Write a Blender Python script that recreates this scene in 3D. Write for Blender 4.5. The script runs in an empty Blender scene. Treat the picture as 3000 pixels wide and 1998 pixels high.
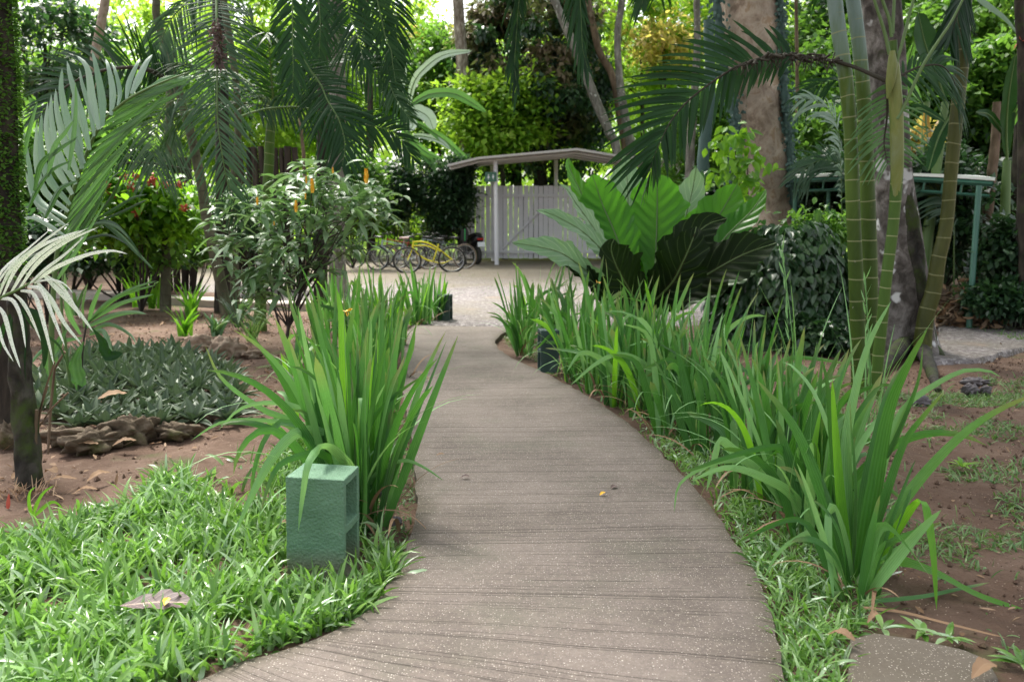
import bpy, math, random
import numpy as np
from math import radians, sin, cos, pi
rng = np.random.default_rng(7)
random.seed(7)
C = bpy.context.scene.collection
# ---------------------------------------------------------------- camera geometry (photo is 3000 x 1998)
FPX, CH, HY = 2600.0, 1.4, 640.0
TH = math.atan((999-HY)/FPX)
CAM = np.array([0, 0, CH])
FW = np.array([0, cos(TH), -sin(TH)]); UP = np.array([0, sin(TH), cos(TH)]); RT = np.array([1., 0, 0])
def ray(px, py):
    return FW + RT*((px-1500)/FPX) + UP*((999-py)/FPX)
def P(px, py, Y):
    d = ray(px, py); return CAM + d*(Y/d[1])
def G(px, py, z=0.0):
    d = ray(px, py); return CAM + d*((z-CH)/d[2])
def S(Y): return Y/FPX            # metres per photo pixel at distance Y
def nrm(v):
    v = np.asarray(v, float); return v/np.maximum(np.linalg.norm(v, axis=-1, keepdims=True), 1e-9)
def crom(pts, n):
    p = np.asarray(pts, float)
    if len(p) == 2:
        t = np.linspace(0, 1, n)[:, None]; return p[0]*(1-t)+p[1]*t
    q = np.vstack([2*p[0]-p[1], p, 2*p[-1]-p[-2]])
    seg = np.linalg.norm(np.diff(p, axis=0)[:, :3], axis=1); cum = np.concatenate([[0], np.cumsum(seg)])
    out = []
    for s in np.linspace(0, cum[-1]*0.999999, n):
        i = int(np.searchsorted(cum, s, side='right')-1); i = min(i, len(p)-2)
        t = (s-cum[i])/max(seg[i], 1e-9)
        a, b, c, d = q[i], q[i+1], q[i+2], q[i+3]
        out.append(0.5*((2*b)+(c-a)*t+(2*a-5*b+4*c-d)*t*t+(3*b-a-3*c+d)*t**3))
    return np.array(out)
_nt = np.random.default_rng(3).random((256, 256))
def vnoise(x, y, f=1.0):
    x = np.asarray(x)*f+1000; y = np.asarray(y)*f+1000
    xi = np.floor(x).astype(int); yi = np.floor(y).astype(int); fx = x-xi; fy = y-yi
    fx = fx*fx*(3-2*fx); fy = fy*fy*(3-2*fy)
    g = lambda a, b: _nt[a % 256, b % 256]
    return (g(xi, yi)*(1-fx)+g(xi+1, yi)*fx)*(1-fy)+(g(xi, yi+1)*(1-fx)+g(xi+1, yi+1)*fx)*fy
def inpoly(x, y, poly):
    r = np.zeros(np.shape(x), bool); n = len(poly)
    for i in range(n):
        x1, y1 = poly[i][:2]; x2, y2 = poly[(i+1) % n][:2]
        c = ((y1 > y) != (y2 > y)) & (x < (x2-x1)*(y-y1)/((y2-y1) or 1e-12)+x1)
        r ^= c
    return r
# ---------------------------------------------------------------- mesh builder
class MB:
    def __init__(s): s.v = []; s.l = []; s.q = []; s.qm = []; s.t = []; s.tm = []; s.n = 0
    def raw(s, V, quads=None, tris=None, lf=None, mat=0):
        V = np.asarray(V, float).reshape(-1, 3)
        if lf is None: lf = np.zeros_like(V)
        lf = np.broadcast_to(np.asarray(lf, float), V.shape)
        s.v.append(V); s.l.append(lf)
        if quads is not None and len(quads):
            q = np.asarray(quads, int)+s.n; s.q.append(q); s.qm.append(np.full(len(q), mat))
        if tris is not None and len(tris):
            q = np.asarray(tris, int)+s.n; s.t.append(q); s.tm.append(np.full(len(q), mat))
        s.n += len(V); return s
    def grids(s, V, lf, mat=0, wrap=False):
        V = np.asarray(V, float)
        if V.ndim == 3: V = V[None]; lf = np.asarray(lf)[None]
        M, n, k, _ = V.shape
        idx = np.arange(M*n*k).reshape(M, n, k)
        if wrap:
            j2 = np.roll(idx, -1, axis=2)
            q = np.stack([idx[:, :-1], j2[:, :-1], j2[:, 1:], idx[:, 1:]], -1).reshape(-1, 4)
        else:
            q = np.stack([idx[:, :-1, :-1], idx[:, :-1, 1:], idx[:, 1:, 1:], idx[:, 1:, :-1]], -1).reshape(-1, 4)
        return s.raw(V.reshape(-1, 3), q, None, np.broadcast_to(lf, V.shape).reshape(-1, 3), mat)
    def box(s, c, d, rz=0, mat=0, tilt=None):
        x, y, z = np.array(d)/2
        V = np.array([[-x,-y,-z],[x,-y,-z],[x,y,-z],[-x,y,-z],[-x,-y,z],[x,-y,z],[x,y,z],[-x,y,z]])
        if tilt is not None:
            a, b = tilt; R = np.array([[cos(b),0,sin(b)],[0,1,0],[-sin(b),0,cos(b)]]); V = V@R.T
            R = np.array([[1,0,0],[0,cos(a),-sin(a)],[0,sin(a),cos(a)]]); V = V@R.T
        R = np.array([[cos(rz),-sin(rz),0],[sin(rz),cos(rz),0],[0,0,1]]); V = V@R.T+np.array(c)
        return s.raw(V, [[0,3,2,1],[4,5,6,7],[0,1,5,4],[1,2,6,5],[2,3,7,6],[3,0,4,7]], None, None, mat)
    def tube(s, pts, rad, k=10, mat=0, rough=0.0, rf=6.0, cap=True, tint=None, flute=0):
        p = np.asarray(pts, float); n = len(p)
        rad = np.broadcast_to(np.asarray(rad, float), (n,))
        T = nrm(np.gradient(p, axis=0)); a = nrm(np.cross(T, np.where(np.abs(T[:, 2:3]) > .9, [[1., 0, 0]], [[0, 0, 1.]])))
        for i in range(1, n):
            if np.dot(a[i], a[i-1]) < 0: a[i] = -a[i]
        b = np.cross(T, a); th = np.linspace(0, 2*pi, k, endpoint=False)
        L = np.concatenate([[0], np.cumsum(np.linalg.norm(np.diff(p, axis=0), axis=1))])
        R = rad[:, None]*np.ones((1, k))
        if rough:
            R = R*(1+rough*(vnoise(np.cos(th)[None]*1.7+L[:, None]*.3, np.sin(th)[None]*1.7+L[:, None]*rf, 1.5)-.5)*2
                   +rough*.6*(vnoise(th[None]*3+7, L[:, None]*rf*2.5)-.5)*np.minimum(1, np.minimum(th, 2*pi-th)*2)[None])
        if flute: R = R*(1+flute*np.clip(1-L[:, None]/1.0, 0, 1)**2*(np.cos(th*5+1)[None]))
        V = p[:, None]+a[:, None]*(np.cos(th)[None, :, None]*R[..., None])+b[:, None]*(np.sin(th)[None, :, None]*R[..., None])
        tt = rng.random() if tint is None else tint
        lf = np.zeros((n, k, 3)); lf[..., 0] = tt; lf[..., 1] = (th/(2*pi))[None]; lf[..., 2] = L[:, None]
        base = s.n
        s.grids(V, lf, mat, wrap=True)
        if cap:
            for row in (0, n-1):
                s.raw(np.vstack([V[row], p[row]]), None, [[(j if row else (j+1) % k), ((j+1) % k if row else j), k] for j in range(k)], lf[row, 0], mat)
        return s
    def build(s, name, mats, parent=None, loc=None, smooth=True, auto=None):
        V = np.concatenate(s.v); L = np.concatenate(s.l)
        if loc is None: loc = parent.matrix_basis.translation if parent is not None else (0, 0, 0)
        loc = np.array(loc, float)
        me = bpy.data.meshes.new(name)
        q = np.concatenate(s.q) if s.q else np.zeros((0, 4), int); t = np.concatenate(s.t) if s.t else np.zeros((0, 3), int)
        me.vertices.add(len(V)); me.vertices.foreach_set('co', (V-loc).astype(np.float32).ravel())
        me.loops.add(q.size+t.size); me.loops.foreach_set('vertex_index', np.concatenate([q.ravel(), t.ravel()]).astype(np.int32))
        me.polygons.add(len(q)+len(t))
        me.polygons.foreach_set('loop_start', np.concatenate([np.arange(len(q))*4, len(q)*4+np.arange(len(t))*3]).astype(np.int32))
        mi = np.concatenate((s.qm or [np.zeros(0)])+(s.tm or [])).astype(np.int32)
        me.update(calc_edges=True)
        me.polygons.foreach_set('material_index', mi)
        me.polygons.foreach_set('use_smooth', np.full(len(mi), smooth))
        at = me.attributes.new('lf', 'FLOAT_VECTOR', 'POINT'); at.data.foreach_set('vector', L.astype(np.float32).ravel())
        if not isinstance(mats, (list, tuple)): mats = [mats]
        for m in mats: me.materials.append(m)
        me.update(); me.validate()
        o = bpy.data.objects.new(name, me); C.objects.link(o)
        if parent is not None: o.parent = parent
        else: o.location = loc
        return o
def tag(o, label, cat, group=None):
    o['label'] = label; o['category'] = cat
    if group: o['group'] = group
    return o
def thing(name, label, cat, loc=(0, 0, 0), group=None):
    o = bpy.data.objects.new(name, None); C.objects.link(o); o.location = tuple(float(a) for a in loc); o.empty_display_size = .1
    return tag(o, label, cat, group)
def struct(o, kind='structure'): o['kind'] = kind; return o
# ---------------------------------------------------------------- leaf generators
def leaves(mb, base, d, nn, L, W, tint, n=4, k=3, droop=0., fold=.15, peak=.45, mat=0, tipw=0.02, basew=0.05, flat=1.0):
    base = np.asarray(base, float); M = len(base); d = nrm(d); nn = nrm(nn-np.sum(nn*d, -1, keepdims=True)*d)
    side = np.cross(d, nn); L = np.broadcast_to(L, (M,)).astype(float); W = np.broadcast_to(W, (M,)).astype(float)
    droop = np.broadcast_to(droop, (M,)); tint = np.broadcast_to(tint, (M,))
    t = np.linspace(0, 1, n); e = math.log(.5)/math.log(peak)
    prof = np.sin(pi*t**e)**flat; prof[0] = basew; prof[-1] = tipw
    c = base[:, None]+d[:, None]*(L[:, None]*t[None])[..., None]
    c[..., 2] -= (droop*L)[:, None]*(t**2)[None]
    u = np.linspace(-1, 1, k)
    V = c[:, :, None]+side[:, None, None]*(W[:, None, None]*.5*prof[None, :, None]*u[None, None])[..., None] \
        + nn[:, None, None]*(W[:, None, None]*fold*prof[None, :, None]*np.abs(u)[None, None])[..., None]
    lf = np.zeros(V.shape); lf[..., 0] = tint[:, None, None]; lf[..., 1] = (u[None, None]+1)/2; lf[..., 2] = t[None, :, None]
    mb.grids(V, lf, mat)
def diamonds(mb, base, d, nn, L, W, tint, mat=0):
    base = np.asarray(base, float); M = len(base); d = nrm(d); nn = nrm(nn-np.sum(nn*d, -1, keepdims=True)*d)
    side = np.cross(d, nn); L = np.broadcast_to(L, (M,))[:, None]; W = np.broadcast_to(W, (M,))[:, None]
    V = np.stack([base, base+d*L*.45+side*W*.5+nn*W*.12, base+d*L, base+d*L*.45-side*W*.5+nn*W*.12], 1)
    lf = np.zeros(V.shape); lf[..., 0] = np.broadcast_to(tint, (M,))[:, None]; lf[:, :, 1] = [.5, 1, .5, 0]; lf[:, :, 2] = [0, .5, 1, .5]
    mb.raw(V.reshape(-1, 3), np.arange(M*4).reshape(M, 4), None, lf.reshape(-1, 3), mat)
def blades(mb, base, az, L, W, lean, bend, tint, n=6, k=3, fold=.12, twist=0., mat=0, pw=1.5, tipp=.6, kink=None):
    base = np.asarray(base, float); M = len(base)
    B = lambda a: np.broadcast_to(np.asarray(a, float), (M,))
    az, L, W, lean, bend, tint, twist = map(B, (az, L, W, lean, bend, tint, twist))
    t = np.linspace(0, 1, n)
    th = lean[:, None]+bend[:, None]*t[None]**pw
    if kink is not None:
        kt, ka = kink; th = th+B(ka)[:, None]/(1+np.exp(-(t[None]-B(kt)[:, None])*30))
    ds = L[:, None]/(n-1)
    hx = np.concatenate([np.zeros((M, 1)), np.cumsum(np.sin((th[:, 1:]+th[:, :-1])/2)*ds, 1)], 1)
    hz = np.concatenate([np.zeros((M, 1)), np.cumsum(np.cos((th[:, 1:]+th[:, :-1])/2)*ds, 1)], 1)
    ca, sa = np.cos(az)[:, None], np.sin(az)[:, None]
    c = base[:, None]+np.stack([hx*ca, hx*sa, hz], -1)
    T = np.stack([np.sin(th)*ca, np.sin(th)*sa, np.cos(th)], -1)
    s0 = np.stack([-sa+0*th, ca+0*th, 0*th], -1); N0 = np.cross(T, s0)
    tw = twist[:, None]*(.5+.5*t[None]); side = s0*np.cos(tw)[..., None]+N0*np.sin(tw)[..., None]; N = np.cross(T, side)
    w = np.minimum(1, (.55+1.2*t))*np.clip(1-t, 0, 1)**tipp; w = w/w.max()
    u = np.linspace(-1, 1, k)
    V = c[:, :, None]+side[:, :, None]*(W[:, None, None]*.5*w[None, :, None]*u[None, None])[..., None] \
        + N[:, :, None]*(W[:, None, None]*fold*w[None, :, None]*np.abs(u)[None, None])[..., None]
    lf = np.zeros(V.shape); lf[..., 0] = tint[:, None, None]; lf[..., 1] = (u[None, None]+1)/2; lf[..., 2] = t[None, :, None]
    mb.grids(V, lf, mat)
def strap(mb, pts, w, tint=.5, n=16, yaw=0., fold=.1, mat=0, tipp=.55, k=5, wob=0., basew=.5, face=None):
    """long leaf along a 3-D centreline"""
    p = crom(pts, n); T = nrm(np.gradient(p, axis=0)); t = np.linspace(0, 1, n)
    if face is None: face = np.array([sin(yaw), -cos(yaw), .15])
    side = nrm(np.cross(T, np.asarray(face, float)[None])); 
    for i in range(1, n):
        if np.dot(side[i], side[i-1]) < 0: side[i] = -side[i]
    side = nrm(side+np.roll(side, 1, 0)*(t[:, None] > 0)); N = np.cross(T, side)
    pr = np.minimum(1, basew+2*t)*np.clip(1-t, 0, 1)**tipp; pr = pr/pr.max()
    u = np.linspace(-1, 1, k)
    V = p[:, None]+side[:, None]*(w*.5*pr[:, None]*u[None])[..., None]+N[:, None]*(w*fold*pr[:, None]*np.abs(u)[None]+wob*w*np.sin(t*23+tint*9)[:, None]*u[None]**2)[..., None]
    lf = np.zeros(V.shape); lf[..., 0] = tint; lf[..., 1] = (u[None]+1)/2; lf[..., 2] = t[:, None]
    mb.grids(V, lf, mat)
def frond(mb, pts, Lf, N=40, side=None, ang=(60, 30), droop=.35, w=.03, lift=.1, r=.012, tint=.5, sides=(1, -1), start=.12, lm=0, rm=1, jit=.08, prof=None, tl=(1., 1.), curl=0., n=7):
    """pinnate palm frond: rachis tube plus leaflets on both sides"""
    p = crom(pts, 60); T = nrm(np.gradient(p, axis=0)); t = np.linspace(0, 1, 60)
    if side is None: side = np.array([0, 1., 0])
    side = np.asarray(side, float)
    mb.tube(p, r*(1.15-t), k=6, mat=rm, tint=.5, cap=False)
    for si, sg in enumerate(sides):
        ts = np.linspace(start, .995, N)+rng.normal(0, .3/N, N); ts = np.clip(ts, 0, 1)
        ix = np.clip((ts*59), 0, 58.99); i0 = ix.astype(int); f = (ix-i0)[:, None]
        b = p[i0]*(1-f)+p[i0+1]*f; Tt = nrm(T[i0]*(1-f)+T[i0+1]*f)
        sd = nrm(side[None]-np.sum(side*Tt, -1, keepdims=True)*Tt)*sg; Nn = np.cross(Tt, sd)*sg
        x = (ts-start)/(1-start)
        a = np.radians(ang[0]*(1-x)+ang[1]*x)+rng.normal(0, jit, N)
        LL = Lf*tl[si]*(np.clip(np.sin(pi*(.12+.80*x)), .1, 1)**.7)*(1+rng.normal(0, .06, N)) if prof is None else Lf*tl[si]*prof(x)
        d = Tt*np.cos(a)[:, None]+sd*np.sin(a)[:, None]+Nn*(lift+rng.normal(0, jit, N))[:, None]
        leafl(mb, b, nrm(d), Nn, LL, w*(1+rng.normal(0, .1, N)), np.clip(tint+rng.normal(0, .15, N), 0, 1), droop*(1+rng.normal(0, .25, N)), lm, curl*sg, n)
def leafl(mb, b, d, Nn, L, W, tint, droop, mat, curl, n=7):
    M = len(b); t = np.linspace(0, 1, n)
    c = b[:, None]+d[:, None]*(L[:, None]*t[None])[..., None]
    c[..., 2] -= (droop*L)[:, None]*(t**2)[None]
    T = nrm(np.gradient(c, axis=1)); side = nrm(np.cross(T, Nn[:, None])); N2 = np.cross(side, T)
    w = np.minimum(1, .35+3*t)*np.clip(1-t, 0, 1)**.5; w /= w.max(); u = np.array([-1., 0, 1.])
    V = c[:, :, None]+side[:, :, None]*(W[:, None, None]*.5*w[None, :, None]*u)[..., None]-N2[:, :, None]*(W[:, None, None]*.18*w[None, :, None]*np.abs(u))[..., None]
    lf = np.zeros(V.shape); lf[..., 0] = tint[:, None, None]; lf[..., 1] = (u+1)/2; lf[..., 2] = t[None, :, None]
    mb.grids(V, lf, mat)
def broad(mb, pts, w, side=None, tint=.5, n=26, k=13, pleat=.012, nple=11, ruffle=.06, fold=.25, peak=.6, cup=0., mat=0, seed=0, face=None, tipp=.75, tear=None):
    """big undivided leaf with pleats between side veins and a ruffled margin"""
    p = crom(pts, n); T = nrm(np.gradient(p, axis=0)); t = np.linspace(0, 1, n)
    if side is None: side = nrm(np.cross(T, np.asarray(face if face is not None else [0, -1, .2], float)[None]))
    else: side = nrm(np.asarray(side, float)[None]-np.sum(np.asarray(side)*T, -1, keepdims=True)*T)
    for i in range(1, n):
        if np.dot(side[i], side[i-1]) < 0: side[i] = -side[i]
    N = np.cross(side, T); e = math.log(.5)/math.log(peak)
    pr = np.clip(np.sin(pi*t**e), 0, 1)**tipp; pr[0] = .06; pr = np.maximum(pr, .03*(t < .99))
    u = np.linspace(-1, 1, k); au = np.abs(u)
    ph = seed*1.7
    edge = 1+ruffle*(np.sin(t*29+ph)+.8*np.sin(t*47+ph*3)+.5*np.sin(t*83+ph))[:, None]*au[None]**3*np.where(u > 0, .7, -.6)[None]
    bend = w*.5*pr[:, None]*u[None]*edge
    # side veins run forward
    fwd = w*.22*pr[:, None]*au[None]**1.3
    z = fold*w*.5*pr[:, None]*au[None]+pleat*np.sin((t[:, None]*nple-au[None]*1.0)*2*pi)*au[None]**.6*pr[:, None] \
        + ruffle*w*.5*np.sin(t*21+ph*2+np.where(u[:, None] > 0, 0, 2)).T.reshape(n, k)*au[None]**2.5*pr[:, None]-cup*w*au[None]**2*pr[:, None]
    V = p[:, None]+side[:, None]*bend[..., None]+T[:, None]*fwd[..., None]+N[:, None]*z[..., None]
    lf = np.zeros(V.shape); lf[..., 0] = tint; lf[..., 1] = (u[None]+1)/2; lf[..., 2] = t[:, None]
    mb.grids(V, lf, mat)
def rdir(M, zb=0.):
    v = rng.normal(size=(M, 3)); v[:, 2] += zb; return nrm(v)
def crown(mb, cen, rad, K=40, n=120, cl=.6, L=.25, W=.12, mat=0, shell=.5, cheap=True, hang=.3, clz=.6, seedt=None, droop=.2, flat=.5, tsp=.25):
    """foliage in clumps spread through an ellipsoid"""
    cen = np.array(cen, float); rad = np.array(rad, float)
    c = rdir(K)*((shell+(1-shell)*rng.random((K, 1)))**.6)*rad+cen
    s = cl*(.6+.8*rng.random(K)); tt = np.clip(rng.normal(.5, tsp, K), 0, 1)
    ii = rng.integers(0, K, K*n)
    off = rng.normal(size=(K*n, 3))*.5; off[:, 2] *= clz
    b = c[ii]+off*s[ii][:, None]
    d = nrm(off*.6+rdir(K*n)*.8+np.array([0, 0, -hang])); nn = nrm(rdir(K*n)*flat+np.array([0, 0, 1.]))
    ti = np.clip(tt[ii]+rng.normal(0, .15, K*n), 0, 1); Ls = L*(.6+.8*rng.random(K*n))
    if cheap: diamonds(mb, b, d, nn, Ls, Ls*W/L, ti, mat)
    else: leaves(mb, b, d, nn, Ls, Ls*W/L, ti, mat=mat, droop=droop)
    return c
# ---------------------------------------------------------------- materials
class NT:
    def __init__(s, name):
        s.m = bpy.data.materials.new(name); s.m.use_nodes = True; s.t = s.m.node_tree; s.t.nodes.clear()
        s.out = s.t.nodes.new('ShaderNodeOutputMaterial')
    def n(s, typ, ins=None, **kw):
        nd = s.t.nodes.new('ShaderNode'+typ)
        for a, b in kw.items(): setattr(nd, a, b)
        for a, b in (ins or {}).items():
            sk = nd.inputs[a]
            if isinstance(b, bpy.types.NodeSocket): s.t.links.new(b, sk)
            elif isinstance(b, (tuple, list)) and len(b) == 3 and sk.type == 'RGBA': sk.default_value = (*b, 1)
            else: sk.default_value = b
        return nd
    def math(s, op, a, b=0., c=None, clamp=False):
        ins = {0: a, 1: b}
        if c is not None: ins[2] = c
        return s.n('Math', ins, operation=op, use_clamp=clamp).outputs[0]
    def mix(s, f, a, b, mode='MIX'):
        nd = s.n('Mix', {0: f}, data_type='RGBA', blend_type=mode)
        for i, v in ((6, a), (7, b)):
            if isinstance(v, bpy.types.NodeSocket): s.t.links.new(v, nd.inputs[i])
            else: nd.inputs[i].default_value = (*v, 1)
        return nd.outputs[2]
    def ramp(s, f, stops, interp='LINEAR'):
        nd = s.n('ValToRGB', {0: f}); cr = nd.color_ramp; cr.interpolation = interp
        while len(cr.elements) < len(stops): cr.elements.new(.5)
        for e, (p, c) in zip(cr.elements, stops): e.position = p; e.color = (*c, 1) if len(c) == 3 else c
        return nd.outputs[0]
    def noise(s, sc, vec=None, det=4., rough=.55, dist=0., out=0):
        ins = {'Scale': sc, 'Detail': det, 'Roughness': rough, 'Distortion': dist}
        if vec is not None: ins['Vector'] = vec
        return s.n('TexNoise', ins).outputs[out]
    def lf(s):
        a = s.n('Attribute', attribute_name='lf', attribute_type='GEOMETRY'); x = s.n('SeparateXYZ', {0: a.outputs['Vector']})
        return x.outputs[0], x.outputs[1], x.outputs[2]
    def obj(s): return s.n('TexCoord').outputs['Object']
    def pos(s): return s.n('NewGeometry').outputs['Position']
    def bump(s, h, st=.3, d=.01): return s.n('Bump', {'Height': h, 'Strength': st, 'Distance': d}).outputs[0]
    def pbr(s, col, rough=.6, norm=None, spec=.5, **kw):
        ins = {'Base Color': col, 'Roughness': rough, 'Specular IOR Level': spec}
        if norm is not None: ins['Normal'] = norm
        ins.update(kw)
        return s.n('BsdfPrincipled', ins).outputs[0]
    def end(s, sh): s.t.links.new(sh, s.out.inputs[0]); return s.m
def leafmat(name, cols, tr=(.25, .5, .05), trans=.35, rough=.4, vein=0., veinc=None, stripes=0., nst=7, spots=None, spec=.5, under=None, midrib=None, tipc=None, side=None, patch=.35):
    T = NT(name); ti, u, v = T.lf()
    n1 = T.noise(9., T.pos(), 3.)
    k = T.math('ADD', ti, T.math('MULTIPLY', T.math('SUBTRACT', n1, .5), patch), clamp=True)
    st = [(i/(len(cols)-1), c) for i, c in enumerate(cols)]
    col = T.ramp(k, st)
    if tipc is not None:
        col = T.mix(T.math('MULTIPLY', T.math('MAXIMUM', T.math('SUBTRACT', v, .80), 0), T.math('MULTIPLY', ti, 7.), clamp=True), col, tipc)
    bh = T.noise(60., T.pos(), 2.)
    if stripes:
        sw = T.math('SINE', T.math('MULTIPLY', u, nst*2*pi)); col = T.mix(T.math('MULTIPLY_ADD', sw, stripes*.5, stripes*.5), col, T.mix(.5, col, veinc or (.3, .5, .2)))
        bh = sw
    au = T.math('ABSOLUTE', T.math('SUBTRACT', u, .5))
    if vein:
        ph = T.math('SUBTRACT', T.math('MULTIPLY', v, vein), T.math('MULTIPLY', au, vein*.28))
        w = T.math('ABSOLUTE', T.math('SUBTRACT', T.math('FRACT', ph), .5))
        m = T.math('SUBTRACT', 1., T.math('MULTIPLY', w, 14.), clamp=True)
        col = T.mix(T.math('MULTIPLY', m, .75), col, veinc or (.25, .4, .12)); bh = w
    if midrib is not None:
        m = T.math('SUBTRACT', 1., T.math('MULTIPLY', au, midrib[1]), clamp=True); col = T.mix(m, col, midrib[0])
    if spots is not None:
        s1 = T.noise(spots[1], T.pos(), 3., .7); s1 = T.math('GREATER_THAN', s1, spots[2]); col = T.mix(s1, col, spots[0])
    if under is not None:
        bf = T.n('NewGeometry').outputs['Backfacing']; col = T.mix(bf, col, T.mix(under[1], col, under[0]))
    nm = T.bump(bh, .25, .004)
    p = T.pbr(col, T.math('MULTIPLY_ADD', n1, .25, rough-.12), nm, spec)
    tc = T.mix(.55, col, tr)
    tl = T.n('BsdfTranslucent', {'Color': tc, 'Normal': nm}).outputs[0]
    return T.end(T.n('MixShader', {0: trans, 1: p, 2: tl}).outputs[0])
def simple(name, col, rough=.5, noise=.15, sc=8., bump=.1, metal=0., spec=.5):
    T = NT(name); n = T.noise(sc, T.obj(), 5.); c = T.mix(n, tuple(x*(1-noise) for x in col), tuple(min(1, x*(1+noise)) for x in col))
    return T.end(T.pbr(c, rough, T.bump(T.noise(sc*8, T.obj()), bump, .005), spec, Metallic=metal))
def bark(name, cols, sc=6., rings=0., ringc=(.4, .4, .35), moss=None, lichen=None, st=.6, stretch=(1, 1, .35), ringw=.08, wax=None, gloss=.8):
    T = NT(name); ti, u, v = T.lf()
    mp = T.n('Mapping', {'Vector': T.obj(), 'Scale': stretch}).outputs[0]
    n = T.noise(sc, mp, 6., .65, .5); col = T.ramp(n, [(.37+.26*i/(len(cols)-1), c) for i, c in enumerate(cols)])
    nb = T.noise(sc*.35, mp, 4., .6); col = T.mix(T.math('MULTIPLY', T.math('SUBTRACT', nb, .48), 5., clamp=True), T.mix(.5, col, tuple(x*.3 for x in cols[0])), col); h = n
    if wax is not None:      # bloom of white wax on part of the stem: (colour, length from, to)
        m = T.math('MULTIPLY', T.math('MULTIPLY', T.math('SUBTRACT', T.math('ADD', v, T.math('MULTIPLY', T.noise(9., T.n('Mapping', {'Vector': T.obj(), 'Scale': (2, 2, .25)}).outputs[0], 4.), 1.6)), wax[1]+.8), 1.6), .7, clamp=True); col = T.mix(m, col, wax[0])
    if rings:
        q = T.math('ADD', T.math('MULTIPLY', v, rings), T.math('MULTIPLY', T.noise(3., T.obj(), 1.), .5))
        w = T.math('ABSOLUTE', T.math('SUBTRACT', T.math('FRACT', q), .5))
        m = T.math('SUBTRACT', 1., T.math('DIVIDE', w, ringw), clamp=True)
        lim = T.math('LESS_THAN', v, wax[2]) if wax is not None else 1.
        m = T.math('MULTIPLY', m, lim); col = T.mix(m, col, ringc); h = T.math('ADD', n, T.math('MULTIPLY', m, .8))
    if moss is not None:
        m = T.math('MULTIPLY', T.math('SUBTRACT', T.noise(2.5, T.obj(), 5., .7), moss[1]), 8., clamp=True); col = T.mix(m, col, moss[0])
    if lichen is not None:
        m = T.math('MULTIPLY', T.math('SUBTRACT', T.noise(lichen[2], T.obj(), 3., .6), lichen[1]), 25., clamp=True); col = T.mix(m, col, lichen[0])
    return T.end(T.pbr(col, gloss, T.bump(h, st, .02), .3))
# ================================================================ world, sun, camera
SUN_EL, SUN_AZ = radians(58), radians(-25)     # azimuth measured from +Y (ahead) towards +X
W = bpy.data.worlds.new('World'); bpy.context.scene.world = W; W.use_nodes = True
nt = W.node_tree; nt.nodes.clear()
sk = nt.nodes.new('ShaderNodeTexSky'); sk.sky_type = 'NISHITA'; sk.sun_disc = False; sk.sun_elevation = SUN_EL; sk.sun_rotation = SUN_AZ
sk.air_density = 1.0; sk.dust_density = 4.0; sk.ozone_density = .6
hs = nt.nodes.new('ShaderNodeHueSaturation'); hs.inputs['Saturation'].default_value = .25; hs.inputs['Value'].default_value = 1.
bg = nt.nodes.new('ShaderNodeBackground'); bg.inputs[1].default_value = .15; wo = nt.nodes.new('ShaderNodeOutputWorld')
nt.links.new(sk.outputs[0], hs.inputs['Color']); nt.links.new(hs.outputs[0], bg.inputs[0]); nt.links.new(bg.outputs[0], wo.inputs[0])
sl = bpy.data.lights.new('sun', 'SUN'); sl.energy = 3.4; sl.angle = radians(15); sl.color = (1, .95, .86)
so = bpy.data.objects.new('sun', sl); C.objects.link(so)
sdir = np.array([sin(SUN_AZ)*cos(SUN_EL), cos(SUN_AZ)*cos(SUN_EL), sin(SUN_EL)])
from mathutils import Vector
so.rotation_euler = Vector(sdir).to_track_quat('Z', 'Y').to_euler()
cd = bpy.data.cameras.new('camera'); co = bpy.data.objects.new('camera', cd); C.objects.link(co)
co.location = CAM; co.rotation_euler = (pi/2-TH, 0, 0); cd.sensor_width = 36; cd.lens = FPX/3000*36; cd.clip_start = .1; cd.clip_end = 500
cd.dof.use_dof = True; cd.dof.focus_distance = 4.2; cd.dof.aperture_fstop = 4.0
sc = bpy.context.scene; sc.camera = co
sc.view_settings.view_transform = 'Standard'; sc.view_settings.look = 'None'; sc.view_settings.exposure = 1.5; sc.view_settings.gamma = 1
sc.cycles.use_denoising = True; sc.cycles.max_bounces = 8; sc.cycles.diffuse_bounces = 4; sc.cycles.transmission_bounces = 4; sc.cycles.glossy_bounces = 2
sc.cycles.caustics_reflective = False; sc.cycles.caustics_refractive = False; sc.cycles.sample_clamp_indirect = 4

# ================================================================ materials
M_iris = leafmat('iris_leaf', [(.014, .062, .014), (.03, .12, .024), (.075, .21, .05), (.18, .34, .12)], tr=(.16, .50, .03), trans=.32, rough=.4, stripes=.3, nst=5, veinc=(.2, .42, .15), spec=.4, tipc=(.3, .25, .1))
M_irisp = leafmat('iris_leaf_pale', [(.13, .32, .10), (.2, .42, .15)], tr=(.35, .65, .1), trans=.3, rough=.4, stripes=.35, nst=6, veinc=(.5, .75, .35))
M_irisb = leafmat('iris_leaf_bright', [(.08, .27, .02), (.13, .36, .03)], tr=(.35, .75, .02), trans=.5, rough=.42, stripes=.2, nst=5)
M_grass = leafmat('grass_blade', [(.035, .11, .012), (.12, .26, .04), (.25, .41, .12), (.45, .60, .40)], tr=(.28, .58, .06), trans=.38, rough=.3, spec=.75, patch=.5)  # palest tint puts whitish sky sheen into the blade colour
M_grassd = leafmat('dull_grass_blade', [(.045, .12, .03), (.11, .22, .06), (.24, .33, .15)], tr=(.25, .45, .06), trans=.3, rough=.45)
M_palm = leafmat('palm_leaflet', [(.008, .028, .010), (.016, .055, .016), (.035, .085, .026)], tr=(.06, .2, .01), trans=.13, rough=.45, spec=.17)
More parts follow.
